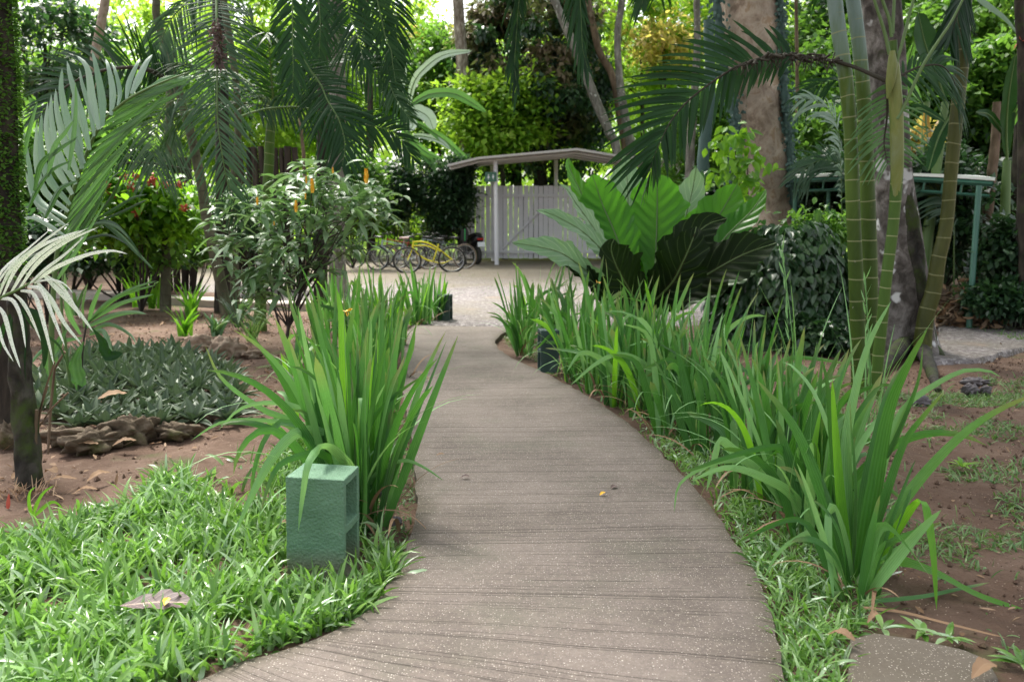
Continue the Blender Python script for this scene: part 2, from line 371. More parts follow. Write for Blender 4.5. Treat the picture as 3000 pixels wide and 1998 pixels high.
M_palmg = leafmat('palm_leaflet_grey', [(.022, .055, .030), (.05, .10, .055), (.11, .16, .11)], tr=(.08, .18, .05), trans=.13, rough=.5, spec=.18)
M_palmb = leafmat('palm_leaflet_bright', [(.025, .08, .025), (.05, .14, .04), (.11, .22, .10)], tr=(.14, .36, .04), trans=.22, rough=.35, stripes=.3, nst=3)
M_palms = leafmat('palm_leaflet_silver', [(.16, .26, .19), (.25, .35, .28), (.36, .45, .38)], tr=(.2, .4, .12), trans=.22, rough=.42, stripes=.2, nst=4)
M_spot = leafmat('palm_leaflet_spotted', [(.7, .75, .64), (.86, .88, .82)], tr=(.55, .7, .45), trans=.2, rough=.5, spots=((.16, .28, .12), 150., .60), stripes=.2, nst=3, veinc=(.2, .35, .12))
M_rach = simple('frond_rachis', (.16, .24, .05), .5)
M_rachd = simple('frond_rachis_dark', (.035, .03, .018), .8)
M_anth = leafmat('anthurium_leaf', [(.03, .12, .012), (.055, .19, .016)], tr=(.22, .72, .01), trans=.5, rough=.36, vein=12., veinc=(.012, .05, .008), midrib=((.02, .06, .012), 30.), spec=.4, patch=.2)
M_anthp = leafmat('anthurium_leaf_pale', [(.15, .28, .14), (.25, .38, .22)], tr=(.25, .5, .1), trans=.25, rough=.4, vein=14., veinc=(.48, .6, .4), midrib=((.5, .6, .42), 22.), spec=.6, patch=.2)
M_anthd = leafmat('anthurium_leaf_shaded', [(.006, .014, .004), (.011, .022, .005)], tr=(.04, .12, .005), trans=.12, rough=.6, vein=11., veinc=(.06, .1, .03), midrib=((.05, .045, .02), 20.), spec=.12, patch=.2)  # near-black copy for the lower leaves, their shade put into the colour
M_ban = leafmat('banana_leaf', [(.07, .2, .05), (.11, .28, .07)], tr=(.28, .6, .06), trans=.4, rough=.35, vein=40., veinc=(.16, .33, .1), midrib=((.3, .45, .2), 30.), spec=.5)
M_banp = leafmat('banana_leaf_pale', [(.4, .52, .38), (.55, .65, .52)], tr=(.3, .5, .2), trans=.3, rough=.3, vein=40., veinc=(.5, .6, .42), midrib=((.5, .6, .4), 30.), spec=.7)
M_bany = leafmat('banana_leaf_yellow', [(.55, .3, .03), (.4, .2, .03)], tr=(.6, .4, .05), trans=.4, rough=.5, vein=30., veinc=(.3, .15, .03))
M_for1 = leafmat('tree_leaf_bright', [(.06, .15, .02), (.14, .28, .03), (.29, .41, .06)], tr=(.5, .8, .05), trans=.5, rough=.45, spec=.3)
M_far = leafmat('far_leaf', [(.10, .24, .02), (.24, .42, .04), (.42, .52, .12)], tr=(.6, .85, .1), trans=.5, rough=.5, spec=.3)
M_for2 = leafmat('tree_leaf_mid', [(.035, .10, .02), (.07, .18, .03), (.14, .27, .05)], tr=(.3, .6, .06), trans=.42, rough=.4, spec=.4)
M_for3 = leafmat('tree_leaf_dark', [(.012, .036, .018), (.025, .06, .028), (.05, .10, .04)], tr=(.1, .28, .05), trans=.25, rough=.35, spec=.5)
M_fory = leafmat('tree_leaf_yellow', [(.4, .42, .06), (.6, .5, .2), (.65, .45, .28)], tr=(.8, .7, .1), trans=.5, rough=.5, spec=.3)
M_vine = leafmat('vine_leaf', [(.05, .08, .03), (.11, .12, .05), (.2, .15, .09), (.27, .19, .14)], tr=(.2, .3, .06), trans=.35, rough=.55, spec=.3)
M_heart = leafmat('heart_leaf', [(.015, .045, .018), (.03, .075, .03), (.07, .13, .055)], tr=(.1, .3, .04), trans=.2, rough=.33, spec=.7, midrib=((.08, .14, .07), 20.))
M_shrub = leafmat('lance_leaf', [(.06, .14, .06), (.14, .25, .11), (.27, .38, .22)], tr=(.25, .5, .08), trans=.3, rough=.36, spec=.6, midrib=((.24, .34, .2), 16.), vein=8, veinc=(.13, .25, .1))
M_red = leafmat('lime_leaf', [(.05, .15, .02), (.12, .3, .02), (.22, .42, .03)], tr=(.4, .75, .03), trans=.45, rough=.4)
M_rhoeo = leafmat('rosette_leaf', [(.028, .052, .028), (.058, .09, .05), (.11, .145, .09)], tr=(.12, .2, .08), trans=.12, rough=.52, spec=.4, stripes=.15, nst=2)
M_rib = leafmat('creeper_bluegreen', [(.05, .10, .09), (.09, .16, .14)], tr=(.1, .2, .15), trans=.1, rough=.6)
M_flow = simple('yellow_bract', (.85, .45, .02), .5, .25, 20.); M_redf = simple('red_bloom', (.5, .09, .06), .6, .2, 20.)
M_dead = leafmat('dead_leaf', [(.16, .09, .05), (.27, .17, .1), (.36, .25, .17)], tr=(.3, .18, .08), trans=.12, rough=.7, spec=.2, midrib=((.3, .2, .12), 20.))
M_deadp = leafmat('fallen_leaf_mauve', [(.055, .03, .03), (.10, .06, .06)], tr=(.3, .2, .15), trans=.1, rough=.6, vein=9., veinc=(.36, .25, .22), midrib=((.4, .3, .22), 18.))
M_twig = simple('twig', (.16, .10, .06), .8, .3, 12.)
M_stem = simple('dark_stem', (.035, .025, .02), .7); M_gstem = simple('green_stem', (.09, .16, .04), .5)
M_br1 = bark('pink_bark', [(.26, .19, .145), (.44, .34, .27), (.56, .46, .38), (.40, .28, .19)], 5., moss=((.12, .14, .06), .62), st=.5, stretch=(1, 1, .8))
M_br2 = bark('mossy_bark', [(.018, .015, .012), (.045, .04, .03), (.10, .09, .075)], 9., moss=((.035, .055, .008), .45), st=.8, stretch=(1, 1, .7))
M_br2b = bark('lichen_bark', [(.06, .05, .042), (.16, .14, .125), (.33, .3, .28)], 7., lichen=((.55, .55, .54), .60, 3.2), moss=((.05, .055, .025), .60), st=.6, stretch=(1, 1, .8))
M_br3 = bark('grey_bark', [(.13, .12, .10), (.24, .22, .19), (.34, .32, .28)], 8., lichen=((.42, .42, .38), .62, 9.), st=.4)
M_br4 = bark('dark_bark', [(.02, .017, .013), (.05, .04, .03), (.09, .075, .055)], 8., moss=((.045, .075, .015), .56), st=.8)
M_br5 = bark('brown_bark', [(.12, .08, .05), (.2, .14, .09), (.28, .2, .14)], 8., st=.6)
M_brs = bark('speckled_bark', [(.16, .12, .085), (.34, .28, .22), (.55, .49, .42)], 14., st=.5)
M_brp = bark('palm_bark', [(.085, .085, .05), (.14, .135, .085), (.2, .19, .13)], 7., rings=6.5, ringc=(.07, .06, .04), moss=((.1, .12, .05), .6), st=.3, ringw=.1)
M_ps1 = bark(name='waxy_ringed_stem', gloss=.5, cols=[(.05, .095, .008), (.085, .155, .014), (.12, .2, .025)], sc=2.5, rings=6.2, ringc=(.28, .29, .14), moss=((.17, .15, .05), .62), lichen=((.42, .4, .36), .72, 11.), st=.12, wax=((.17, .24, .21), 2.35, 3.1), ringw=.045)
M_ps3 = bark(name='green_ringed_stem', gloss=.5, cols=[(.05, .12, .012), (.09, .18, .02), (.13, .24, .035)], sc=2.5, rings=7.5, ringc=(.30, .32, .15), moss=((.2, .2, .03), .6), st=.1, ringw=.045)
M_ps4 = bark(name='olive_ringed_stem', gloss=.5, cols=[(.05, .06, .010), (.085, .095, .013), (.115, .125, .02)], sc=4., rings=5.5, ringc=(.2, .2, .09), moss=((.06, .055, .02), .58), lichen=((.3, .3, .25), .74, 10.), st=.2, ringw=.05)
M_psp = bark(name='pale_sheath', gloss=.5, cols=[(.13, .2, .05), (.27, .29, .07), (.33, .37, .2)], sc=4., st=.1, stretch=(1, 1, .3))
M_white = simple('white_paint', (.80, .78, .84), .6, .06, 3., .2); M_roofu = simple('roof_sheet', (.52, .48, .47), .5, .08, 2.)
M_roofc = simple('pale_roof_sheet', (.8, .82, .76), .5, .1, 4.)
M_gpaint = simple('green_metal', (.05, .15, .105), .45, .1, 4., .05)
M_wood = bark('dark_pole_wood', [(.025, .018, .014), (.06, .042, .032), (.11, .08, .06)], 10., st=.6, stretch=(1, 1, .15))
M_blk = simple('black_plastic', (.012, .012, .014), .35); M_rub = simple('tyre_rubber', (.03, .028, .026), .8); M_tan = simple('tan_tyre_rubber', (.18, .13, .10), .8)
M_chr = simple('metal', (.5, .5, .52), .3, .05, 8., .02, 1.); M_yel = simple('yellow_frame_paint', (.75, .68, .03), .3, .05); M_sil = simple('silver_frame_paint', (.35, .4, .45), .3, .05)
M_dkp = simple('dark_frame_paint', (.03, .035, .045), .3); M_plate = simple('plate_white', (.75, .76, .8), .5, .03); M_grn = simple('green_trim', (.03, .35, .08), .4)
M_pink = simple('pale_saddle', (.6, .42, .38), .5); M_redp = simple('red_frame_paint', (.3, .04, .03), .4); M_lens = simple('tail_lens', (.4, .02, .02), .2)
# rocks, block, ground
def rockmat(name, cols, moss=.62):
    T = NT(name); p = T.obj(); n = T.noise(9., p, 8., .65); c = T.ramp(n, [(.25, cols[0]), (.5, cols[1]), (.75, cols[2])])
    m = T.math('MULTIPLY', T.math('SUBTRACT', T.noise(5., p, 5.), moss), 8., clamp=True); c = T.mix(m, c, (.07, .075, .02))
    return T.end(T.pbr(c, .9, T.bump(T.noise(30., p, 8., .7), .9, .02), .3))
M_rock = rockmat('brown_rock', [(.06, .045, .03), (.14, .105, .07), (.25, .2, .15)], .55)
M_rockl = rockmat('tan_rock', [(.2, .14, .1), (.34, .26, .19), (.46, .38, .3)], .7)
M_stone = rockmat('grey_stone', [(.1, .09, .095), (.16, .145, .15), (.22, .2, .21)], .8)
T = NT('green_block_paint'); p = T.obj(); n = T.noise(120., p, 3., .6); n2 = T.noise(5., p, 5., .6)
c = T.ramp(n2, [(.3, (.09, .18, .11)), (.55, (.125, .235, .148)), (.75, (.175, .30, .20))])
zz = T.n('SeparateXYZ', {0: p}).outputs[2]; dirt = T.math('MULTIPLY', T.math('SUBTRACT', .10, T.math('ADD', zz, T.math('MULTIPLY', n2, -.09))), 9., clamp=True); c = T.mix(T.math('MULTIPLY', dirt, .7), c, (.16, .12, .08))
ch = T.math('GREATER_THAN', T.noise(45., p, 4., .7), .70); c = T.mix(ch, c, (.22, .27, .22))
M_block = T.end(T.pbr(c, .7, T.bump(T.math('ADD', n, T.math('MULTIPLY', T.n('TexVoronoi', {'Vector': p, 'Scale': 90.}).outputs[0], .8)), .75, .006), .35))
T = NT('green_block_paint_dark'); p = T.obj(); n2 = T.noise(5., p, 5., .6)  # darker blue-green for the two farther blocks
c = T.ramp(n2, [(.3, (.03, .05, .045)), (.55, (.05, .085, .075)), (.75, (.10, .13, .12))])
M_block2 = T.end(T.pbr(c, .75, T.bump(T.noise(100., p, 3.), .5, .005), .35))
# soil
T = NT('red_soil'); p = T.pos(); n = T.noise(1.3, p, 8., .62); n3 = T.noise(35., p, 6., .7); n4 = T.noise(7., p, 5., .6)
c = T.ramp(n, [(.3, (.065, .04, .028)), (.45, (.12, .073, .05)), (.6, (.175, .114, .082)), (.75, (.24, .17, .128))])
c = T.mix(T.math('MULTIPLY', n3, .6), c, T.mix(.5, c, (.05, .03, .022)))
v = T.n('TexVoronoi', {'Vector': p, 'Scale': 55.}); sp = T.math('LESS_THAN', v.outputs['Distance'], .16); c = T.mix(T.math('MULTIPLY', sp, T.math('GREATER_THAN', n4, .5)), c, (.34, .26, .2))
mo = T.math('MULTIPLY', T.math('SUBTRACT', T.noise(.9, T.n('Mapping', {'Vector': p, 'Location': (5, 3, 0)}).outputs[0], 6., .65), .585), 12., clamp=True)
c = T.mix(T.math('MULTIPLY', mo, .75), c, (.07, .10, .03))
sy = T.n('SeparateXYZ', {0: p}).outputs[1]; far = T.math('MULTIPLY', T.math('SUBTRACT', sy, 30.), .3, clamp=True)
c = T.mix(far, c, T.mix(T.noise(.8, p, 5.), (.12, .22, .02), (.26, .36, .05)))
M_soil = T.end(T.pbr(c, .92, T.bump(T.math('ADD', n3, T.math('MULTIPLY', n4, 1.5)), .8, .02), .25))
# gravel
T = NT('gravel'); p = T.pos(); v = T.n('TexVoronoi', {'Vector': p, 'Scale': 30.}); v2 = T.n('TexVoronoi', {'Vector': p, 'Scale': 80.}); n = T.noise(.5, p, 6., .65); n5 = T.noise(2., p, 4.)
c = T.ramp(T.n('SeparateXYZ', {0: v.outputs['Color']}).outputs[0], [(0, (.06, .054, .055)), (.35, (.125, .11, .112)), (.7, (.21, .19, .192)), (1, (.42, .39, .39))])
c = T.mix(.35, c, T.mix(v2.outputs['Distance'], (.26, .23, .22), (.12, .10, .10)))
c = T.mix(T.math('MULTIPLY', T.math('SUBTRACT', n, .47), 7., clamp=True), c, T.mix(.6, c, (.17, .15, .11)))
c = T.mix(T.math('MULTIPLY', T.math('SUBTRACT', n5, .6), 8., clamp=True), c, T.mix(.5, c, (.28, .19, .15)))
sy = T.n('SeparateXYZ', {0: p}).outputs[1]; fy = T.math('MULTIPLY', T.math('SUBTRACT', sy, 17.), .2, clamp=True)
c = T.mix(T.math('MULTIPLY', fy, T.math('MULTIPLY_ADD', n5, .8, .3), clamp=True), c, T.mix(n, (.13, .115, .055), (.2, .16, .12)))  # browner and darker towards the fence, weaker sun there put into the colour
M_grav = T.end(T.pbr(c, .85, T.bump(v.outputs['Distance'], .9, .02), .3))
# brushed concrete path: lf.z = metres along the path, lf.y = metres across
T = NT('brushed_concrete'); p = T.pos(); ti, u, v = T.lf()
cv = T.n('CombineXYZ', {0: T.math('MULTIPLY', u, .55), 1: v, 2: 0.}).outputs[0]
wob = T.math('MULTIPLY', T.math('SUBTRACT', T.noise(1.8, cv, 4.), .5), .06)
s = T.math('ADD', v, wob)
def grooves(freq, wd, off, thr):
    q = T.math('MULTIPLY_ADD', s, freq, off); f = T.math('ABSOLUTE', T.math('SUBTRACT', T.math('FRACT', q), .5))
    j = T.n('TexWhiteNoise', {'W': T.math('FLOOR', q)}, noise_dimensions='1D').outputs[0]
    cv2 = T.n('CombineXYZ', {0: T.math('MULTIPLY', u, 2.6), 1: T.math('MULTIPLY', T.math('FLOOR', q), 7.3), 2: 0.}).outputs[0]
    br = T.math('MULTIPLY', T.math('SUBTRACT', T.math('ADD', T.noise(1.2, cv2, 3.), T.math('MULTIPLY', j, .5)), thr), 6., clamp=True)
    ln = T.math('SUBTRACT', 1., T.math('DIVIDE', f, wd), clamp=True)
    return T.math('MULTIPLY', ln, br)
g1 = grooves(7.5, .03, .2, .58); g2 = grooves(33., .10, .7, .84); g3 = grooves(15.3, .04, .1, .66)
g = T.math('ADD', T.math('ADD', g1, T.math('MULTIPLY', g2, .55)), T.math('MULTIPLY', g3, .8), clamp=True)
big = T.noise(1.1, p, 7., .62); fine = T.noise(160., p, 3., .7); mid = T.noise(22., p, 5., .6)
c = T.ramp(big, [(.25, (.085, .067, .055)), (.42, (.132, .107, .09)), (.58, (.20, .164, .142)), (.72, (.155, .129, .109))])
f2_ = T.noise(75., p, 4., .75); c = T.mix(T.math('MULTIPLY', T.math('SUBTRACT', f2_, .38), 3.6, clamp=True), T.mix(.42, c, (.07, .055, .048)), c)
c = T.mix(T.math('MULTIPLY', T.math('SUBTRACT', fine, .52), 3., clamp=True), c, T.mix(.35, c, (.5, .44, .39)))
c = T.mix(T.math('MULTIPLY', T.math('SUBTRACT', mid, .5), 1.6, clamp=True), c, T.mix(.5, c, (.3, .25, .2)))
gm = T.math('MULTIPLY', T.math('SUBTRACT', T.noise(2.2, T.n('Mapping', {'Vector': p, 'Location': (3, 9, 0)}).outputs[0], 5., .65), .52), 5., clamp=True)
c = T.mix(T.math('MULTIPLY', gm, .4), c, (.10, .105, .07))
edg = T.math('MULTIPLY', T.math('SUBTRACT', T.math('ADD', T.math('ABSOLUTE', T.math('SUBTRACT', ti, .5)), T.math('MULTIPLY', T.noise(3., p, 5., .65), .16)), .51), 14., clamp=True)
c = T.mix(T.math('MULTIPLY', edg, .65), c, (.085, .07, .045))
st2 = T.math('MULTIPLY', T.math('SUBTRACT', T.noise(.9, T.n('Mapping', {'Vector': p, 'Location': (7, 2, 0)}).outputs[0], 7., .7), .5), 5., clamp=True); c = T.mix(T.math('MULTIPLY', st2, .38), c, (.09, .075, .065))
stk = T.noise(1., T.n('CombineXYZ', {0: T.math('MULTIPLY', u, 3.), 1: T.math('MULTIPLY', s, 75.), 2: 0.}).outputs[0], 5., .7); c = T.mix(T.math('MULTIPLY', T.math('SUBTRACT', stk, .40), 3., clamp=True), T.mix(.05, c, (.05, .04, .035)), c)
for sc_, th_, cc in ((110., .17, (.45, .40, .35)), (55., .085, (.62, .57, .5))):
    vv = T.n('TexVoronoi', {'Vector': p, 'Scale': sc_}); r = T.n('SeparateXYZ', {0: vv.outputs['Color']}).outputs[0]
    c = T.mix(T.math('MULTIPLY', T.math('LESS_THAN', vv.outputs['Distance'], T.math('MULTIPLY', r, th_*1.7)), .8), c, cc)
c = T.mix(T.math('MULTIPLY', g, .75), c, (.06, .05, .04))
# thin wandering crack
ck = T.n('TexVoronoi', {'Vector': T.n('Mapping', {'Vector': p, 'Location': (.3, .55, 0)}).outputs[0], 'Scale': .42}, feature='DISTANCE_TO_EDGE').outputs[0]
M_path = T.end(T.pbr(c, .8, T.bump(T.math('SUBTRACT', T.math('MULTIPLY_ADD', fine, .3, T.math('MULTIPLY', mid, .3)), T.math('MULTIPLY', g, 1.2)), .7, .008), .35))
M_kerb = simple('pale_concrete', (.42, .37, .32), .85, .2, 3., .4)
# ================================================================ ground
def axis(a, b, c, d, n1, n2, n3):
    return np.concatenate([np.linspace(a, b, n1, endpoint=False), np.linspace(b, c, n2, endpoint=False), np.linspace(c, d, n3)])
xs = axis(-140, -7, 7, 140, 26, 380, 26); ys = axis(-30, 1.2, 13, 190, 12, 340, 44)
X, Y = np.meshgrid(xs, ys); Z = (vnoise(X, Y, 1.1)-.5)*.05+(vnoise(X, Y, 5.)-.5)*.03+(vnoise(X, Y, 14.)-.5)*.018
Z += (vnoise(X+40, Y, 26.)-.5)*.008
fade = np.clip((12.2-Y)/1.5, 0, 1)*np.clip((7-np.abs(X))/1., 0, 1); Z = Z*fade-.012*(1-fade)-.01
def ground_z(x, y): return (vnoise(x, y, 1.1)-.5)*.05+(vnoise(x, y, 5.)-.5)*.03+(vnoise(x, y, 14.)-.5)*.018-.01
mb = MB(); mb.grids(np.stack([X, Y, Z], -1), np.zeros(X.shape+(3,))); struct(mb.build('ground', M_soil))
# path ribbon (matching left and right edge points in photo pixels)
PATH = [((1212,952),(1500,958)),((1190,975),(1462,985)),((1180,1005),(1452,1003)),((1178,1040),(1485,1038)),((1176,1100),(1605,1095)),((1185,1180),(1748,1172)),((1200,1250),(1848,1245)),((1215,1350),(1958,1345)),
        ((1220,1440),(2042,1430)),((1203,1560),(2128,1545)),((1170,1650),(2200,1650)),((1110,1750),(2256,1790)),((1000,1830),(2288,1930)),((850,1892),(2296,2150)),((700,1935),(2100,2420)),((560,1998),(1500,2700)),((300,2080),(800,2800)),((0,2180),(200,2900)),((-500,2350),(-500,2900))]
TZ = .035
cl = crom([np.concatenate([G(*a, TZ)[:2], G(*b, TZ)[:2]]) for a, b in PATH], 420)
Lp, Rp = cl[:, :2], cl[:, 2:]
Lp = Lp+np.stack([(vnoise(Lp[:, 1], Lp[:, 0], 9.)-.5)*.025]*2, -1); Rp = Rp+np.stack([(vnoise(Rp[:, 1]+9, Rp[:, 0], 9.)-.5)*.025]*2, -1)
mid = (Lp+Rp)/2; sarc = np.concatenate([[0], np.cumsum(np.linalg.norm(np.diff(mid, axis=0), axis=1))]); wd = np.linalg.norm(Rp-Lp, axis=1)
u = np.linspace(0, 1, 60); V = Lp[:, None]*(1-u[None, :, None])+Rp[:, None]*u[None, :, None]
Zp = TZ+(vnoise(V[..., 0], V[..., 1], 2.)-.5)*.006-.006*np.clip(1-np.minimum(u, 1-u)*40, 0, 1)[None]
top = np.concatenate([V, Zp[..., None]], -1); lf = np.zeros(top.shape); lf[..., 1] = (u[None]-.5)*wd[:, None]; lf[..., 2] = sarc[:, None]; lf[..., 0] = u[None]
mb = MB(); mb.grids(top, lf)
for e, o in ((0, 1), (-1, -1)):
    col = top[:, e]; low = col.copy(); low[:, 2] = -.12; mb.grids(np.stack([col, low][::o], 1), np.stack([lf[:, e]]*2, 1))
r = top[0]; lo = r.copy(); lo[:, 2] = -.12; mb.grids(np.stack([lo, r]), np.stack([lf[0]]*2))
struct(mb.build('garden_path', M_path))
pathpoly = np.vstack([Lp, Rp[::-1]])
def on_path(x, y, m=0.): return inpoly(x, y, pathpoly)
# gravel yard between path end and fence, with a ragged edge
def sheet(name, pts, z, mat, n=26, rag=.12, kind='structure'):
    p = np.asarray(pts, float); q = []
    for i in range(len(p)):
        a, b = p[i], p[(i+1) % len(p)]; m = max(2, int(np.linalg.norm(b-a)/.12))
        q.append(a+(b-a)*np.linspace(0, 1, m, endpoint=False)[:, None])
    q = np.vstack(q); q = q+np.stack([vnoise(q[:, 0], q[:, 1], 3.)-.5, vnoise(q[:, 0]+31, q[:, 1], 3.)-.5], -1)*rag*2
    c = q.mean(0); rr = np.linspace(0.001, 1, n); V = c+(q[None]-c)*rr[:, None, None]
    V = np.concatenate([V, np.full(V.shape[:2]+(1,), z)], -1); V[-1, :, 2] = -.06; V[-2:, :, 2] = [[z-.004]*V.shape[1], [-.06]*V.shape[1]]
    mb = MB(); mb.grids(V, np.zeros(V.shape), wrap=True); o = mb.build(name, mat); o['kind'] = kind; return o
sheet('gravel_yard', [G(1205,962)[:2],G(1500,962)[:2],(2.6,11.6),(6.5,14),(8,22),(8,29.6),(-9,29.6),(-9,20),(-4.5,15.5),(-1.9,12.7)], .012, M_grav, rag=.12)
sheet('gravel_walk', [G(2690,1070)[:2],G(2850,1066)[:2],G(3060,1015)[:2],G(3200,980)[:2],G(2960,935)[:2],G(2760,942)[:2]], .03, M_grav, rag=.05)
# stepping slab at the lower right
pts = [G(*a, .03)[:2] for a in ((2478,1870),(2560,1850),(2690,1868),(2830,1900),(2900,1930),(2935,1990),(2900,2120),(2640,2160),(2500,2080),(2468,1960))]
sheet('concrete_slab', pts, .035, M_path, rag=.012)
# pale kerb across the left side
a, b = G(180, 872), G(800, 888)
mb = MB(); q = crom([G(60,866), G(300, 872), G(620, 893), G(840, 903), G(1010, 905)], 60)[:, :2]
T_ = nrm(np.gradient(q, axis=0)); nn_ = np.stack([-T_[:, 1], T_[:, 0]], -1)*.2
sec = [(-1, -.1), (-1, .09), (-.92, .105), (.92, .105), (1, .09), (1, -.1)]
V = np.stack([np.concatenate([q+nn_*s_, np.full((60, 1), z_)], 1)+np.stack([0*q[:, 0], 0*q[:, 0], (vnoise(q[:, 0], q[:, 1], 4)-.5)*.015], 1) for s_, z_ in sec], 1)
mb.grids(V, np.zeros(V.shape)); struct(mb.build('edging_kerb', M_kerb, smooth=False))
def PL(pts, Y):
    Ys = np.interp(np.linspace(0, 1, len(pts)), np.linspace(0, 1, len(Y)), Y) if isinstance(Y, (list, tuple)) else [Y]*len(pts)
    return np.array([P(a, b, y) for (a, b), y in zip(pts, Ys)])
# ================================================================ grass
def scatter(poly, N, z=0.):
    poly = np.asarray(poly); lo, hi = poly.min(0), poly.max(0)
    q = lo+(hi-lo)*rng.random((N, 2)); q = q[inpoly(q[:, 0], q[:, 1], poly)]
    return q
def grass(name, poly, dens, L, W, mats, label, keep=None, lean=.5, bend=.9, n=5, tw=.8):
    poly = np.asarray(poly); lo, hi = poly.min(0), poly.max(0); N = int(np.prod(hi-lo)*dens)
    q = scatter(poly, N)
    q = q[~on_path(q[:, 0], q[:, 1])]
    if keep is not None: q = q[rng.random(len(q)) < keep(q[:, 0], q[:, 1])]
    M = len(q); mb = MB(); z = ground_z(q[:, 0], q[:, 1])
    # tufts: shared azimuth around small clusters
    base = np.column_stack([q, z]); r = rng.random(M)
    blades(mb, base, rng.random(M)*2*pi, L*(.3+1.2*rng.random(M)**1.3), W*(.45+.95*rng.random(M)), np.abs(rng.normal(lean, .3, M)), rng.normal(bend, .4, M), rng.random(M), n=n, k=3, fold=.12, twist=rng.normal(0, tw, M))
    o = mb.build(name, mats); o['kind'] = 'stuff'; tag(o, label, 'grass'); return o
g2 = lambda *a: [G(x, y)[:2] for x, y in a]
lawn = g2((-500,1660),(0,1580),(150,1560),(330,1490),(480,1430),(600,1370),(700,1330),(900,1330),(1010,1340),(1090,1500),(1180,1660),(1120,1760),(1010,1845),(850,1900),(600,2010),(300,2090),(0,2200),(-500,2400))
B1c = G(925, 1690)[:2]
def near_block(x, y): return (1-((np.abs(x-B1c[0]-.02) < .19) & (y < B1c[1]+.05) & (y > B1c[1]-.16))*.88)*np.where(np.hypot(x-B1c[0]-.03, y-B1c[1]-.07) > .235, 1., np.where(np.hypot(x-B1c[0]-.02, y-B1c[1]-.08) > .17, .25, 0))
grass('lawn_grass', lawn, 5600, .13, .0165, M_grass, 'bright broad-bladed carpet grass filling the lower left corner beside the path',
      keep=lambda x, y: near_block(x, y)*np.clip((vnoise(x, y, 3.5)*.5+vnoise(x, y, 9)*.5-.31)*6, .04, 1)*np.clip((np.array(G(0,1480)[1])-y+(vnoise(x, y, 2.2)-.5)*1.3+.3)*3+((x < -1.3)*0)+(x > -1.35)*3, .04, 1))
strip = g2((1560,1080),(1700,1130),(1800,1190),(1900,1290),(2010,1390),(2110,1520),(2190,1640),(2260,1790),(2310,2100),(2480,2150),(2480,1860),(2560,1830),(2560,1740),(2420,1600),(2290,1440),(2120,1290),(1950,1180),(1700,1090))
grass('verge_grass', strip, 4600, .085, .010, M_grass, 'ragged green grass verge between the path and the right row of strap-leaf clumps', keep=lambda x, y: np.clip((vnoise(x, y, 2.8)*.6+vnoise(x, y, 8)*.4-.3)*5, .03, 1)*np.clip((5.3-y)*.6+.45, .1, 1), lean=.7)
rweeds = g2((2300,1180),(2700,1120),(3050,1090),(3300,1300),(3300,1950),(2950,1950),(2850,1850),(2560,1790),(2500,1600),(2350,1350))
grass('weedy_grass', rweeds, 2300, .06, .008, M_grassd, 'sparse dull weedy grass creeping over the red soil at the right', keep=lambda x, y: np.clip((vnoise(x, y, 1.9)*.6+vnoise(x, y, 6)*.4-.52+.05*(y > 4.6))*9, 0.015, 1), lean=.8)
grass('yard_edge_grass', g2((1490,1010),(1600,1070),(1640,1090),(1580,1000),(1500,940),(1505,920),(1480,925),(1455,945)), 1600, .06, .007, M_grassd, 'low dull grass tuft inside the curled corner at the far end of the path', lean=.9)
grass('soil_grass', g2((1180,1180),(1215,1350),(1215,1450),(1195,1570),(1160,1660),(1085,1600),(1060,1450),(1100,1250)), 1500, .05, .008, M_grassd, 'small weeds between the left clump and the edge of the path', lean=.9)
farg = [tuple(G(2750,945)[:2]), tuple(G(3000,1010)[:2]), tuple(G(3300,1010)[:2]), tuple(G(3200,930)[:2]), tuple(G(2750,925)[:2])]
grass('walk_edge_grass', farg, 900, .09, .012, M_grassd, 'green grass fringe beside the gravel walk under the green shelter', lean=.6)
grass('yard_grass', [(-4, 13), (-2.0, 12.0), (-2.3, 15), (0, 16.5), (4, 17), (6, 22), (-3, 22), (-6, 18)], 130, .035, .012, M_grassd, 'thin weeds growing through the grey gravel yard', keep=lambda x, y: np.clip((vnoise(x, y, .8)-.45)*4, 0.02, 1), lean=.9, n=4)
# ================================================================ litter and crumbs
def litter(poly, N, label, name, L=.062):
    q = scatter(poly, N); q = q[~on_path(q[:, 0], q[:, 1])]; M = len(q); mb = MB()
    b = np.column_stack([q, ground_z(q[:, 0], q[:, 1])+.008]); d = rdir(M); d[:, 2] = np.abs(d[:, 2])*.25
    nn = rdir(M)*.35+[0, 0, 1.]
    leaves(mb, b, d, nn, L*(.4+1.3*rng.random(M)**2), L*.42*(.5+.8*rng.random(M)), rng.random(M), n=5, k=3, fold=.25, droop=-.1)
    K = M//3; q2 = q[:K]; az = rng.random(K)*pi
    for (x, y), a in zip(q2[:170], az[:170]):
        l = .03+.1*rng.random(); mb.tube([(x, y, ground_z(x, y)+.012), (x+cos(a)*l*.5+.004, y+sin(a)*l*.5, ground_z(x, y)+.018), (x+cos(a)*l, y+sin(a)*l, ground_z(x, y)+.01)], .0022, k=4, mat=1, cap=False)
    o = mb.build(name, [M_dead, M_twig]); o['kind'] = 'stuff'; tag(o, label, 'leaf litter')
left_soil = g2((-600,1560),(0,1520),(330,1440),(700,1260),(1000,1200),(1150,980),(1150,920),(600,915),(-300,900),(-900,1200))
right_soil = g2((2000,1150),(2500,1050),(3100,1000),(3400,1300),(3300,2000),(2560,1900),(2450,1600))
litter(left_soil, 3200, 'dry brown leaves and twigs scattered on the red soil at the left', 'leaf_litter')
litter(right_soil, 1600, 'dry leaf bits and twigs scattered on the red soil at the right', 'leaf_litter', .035)
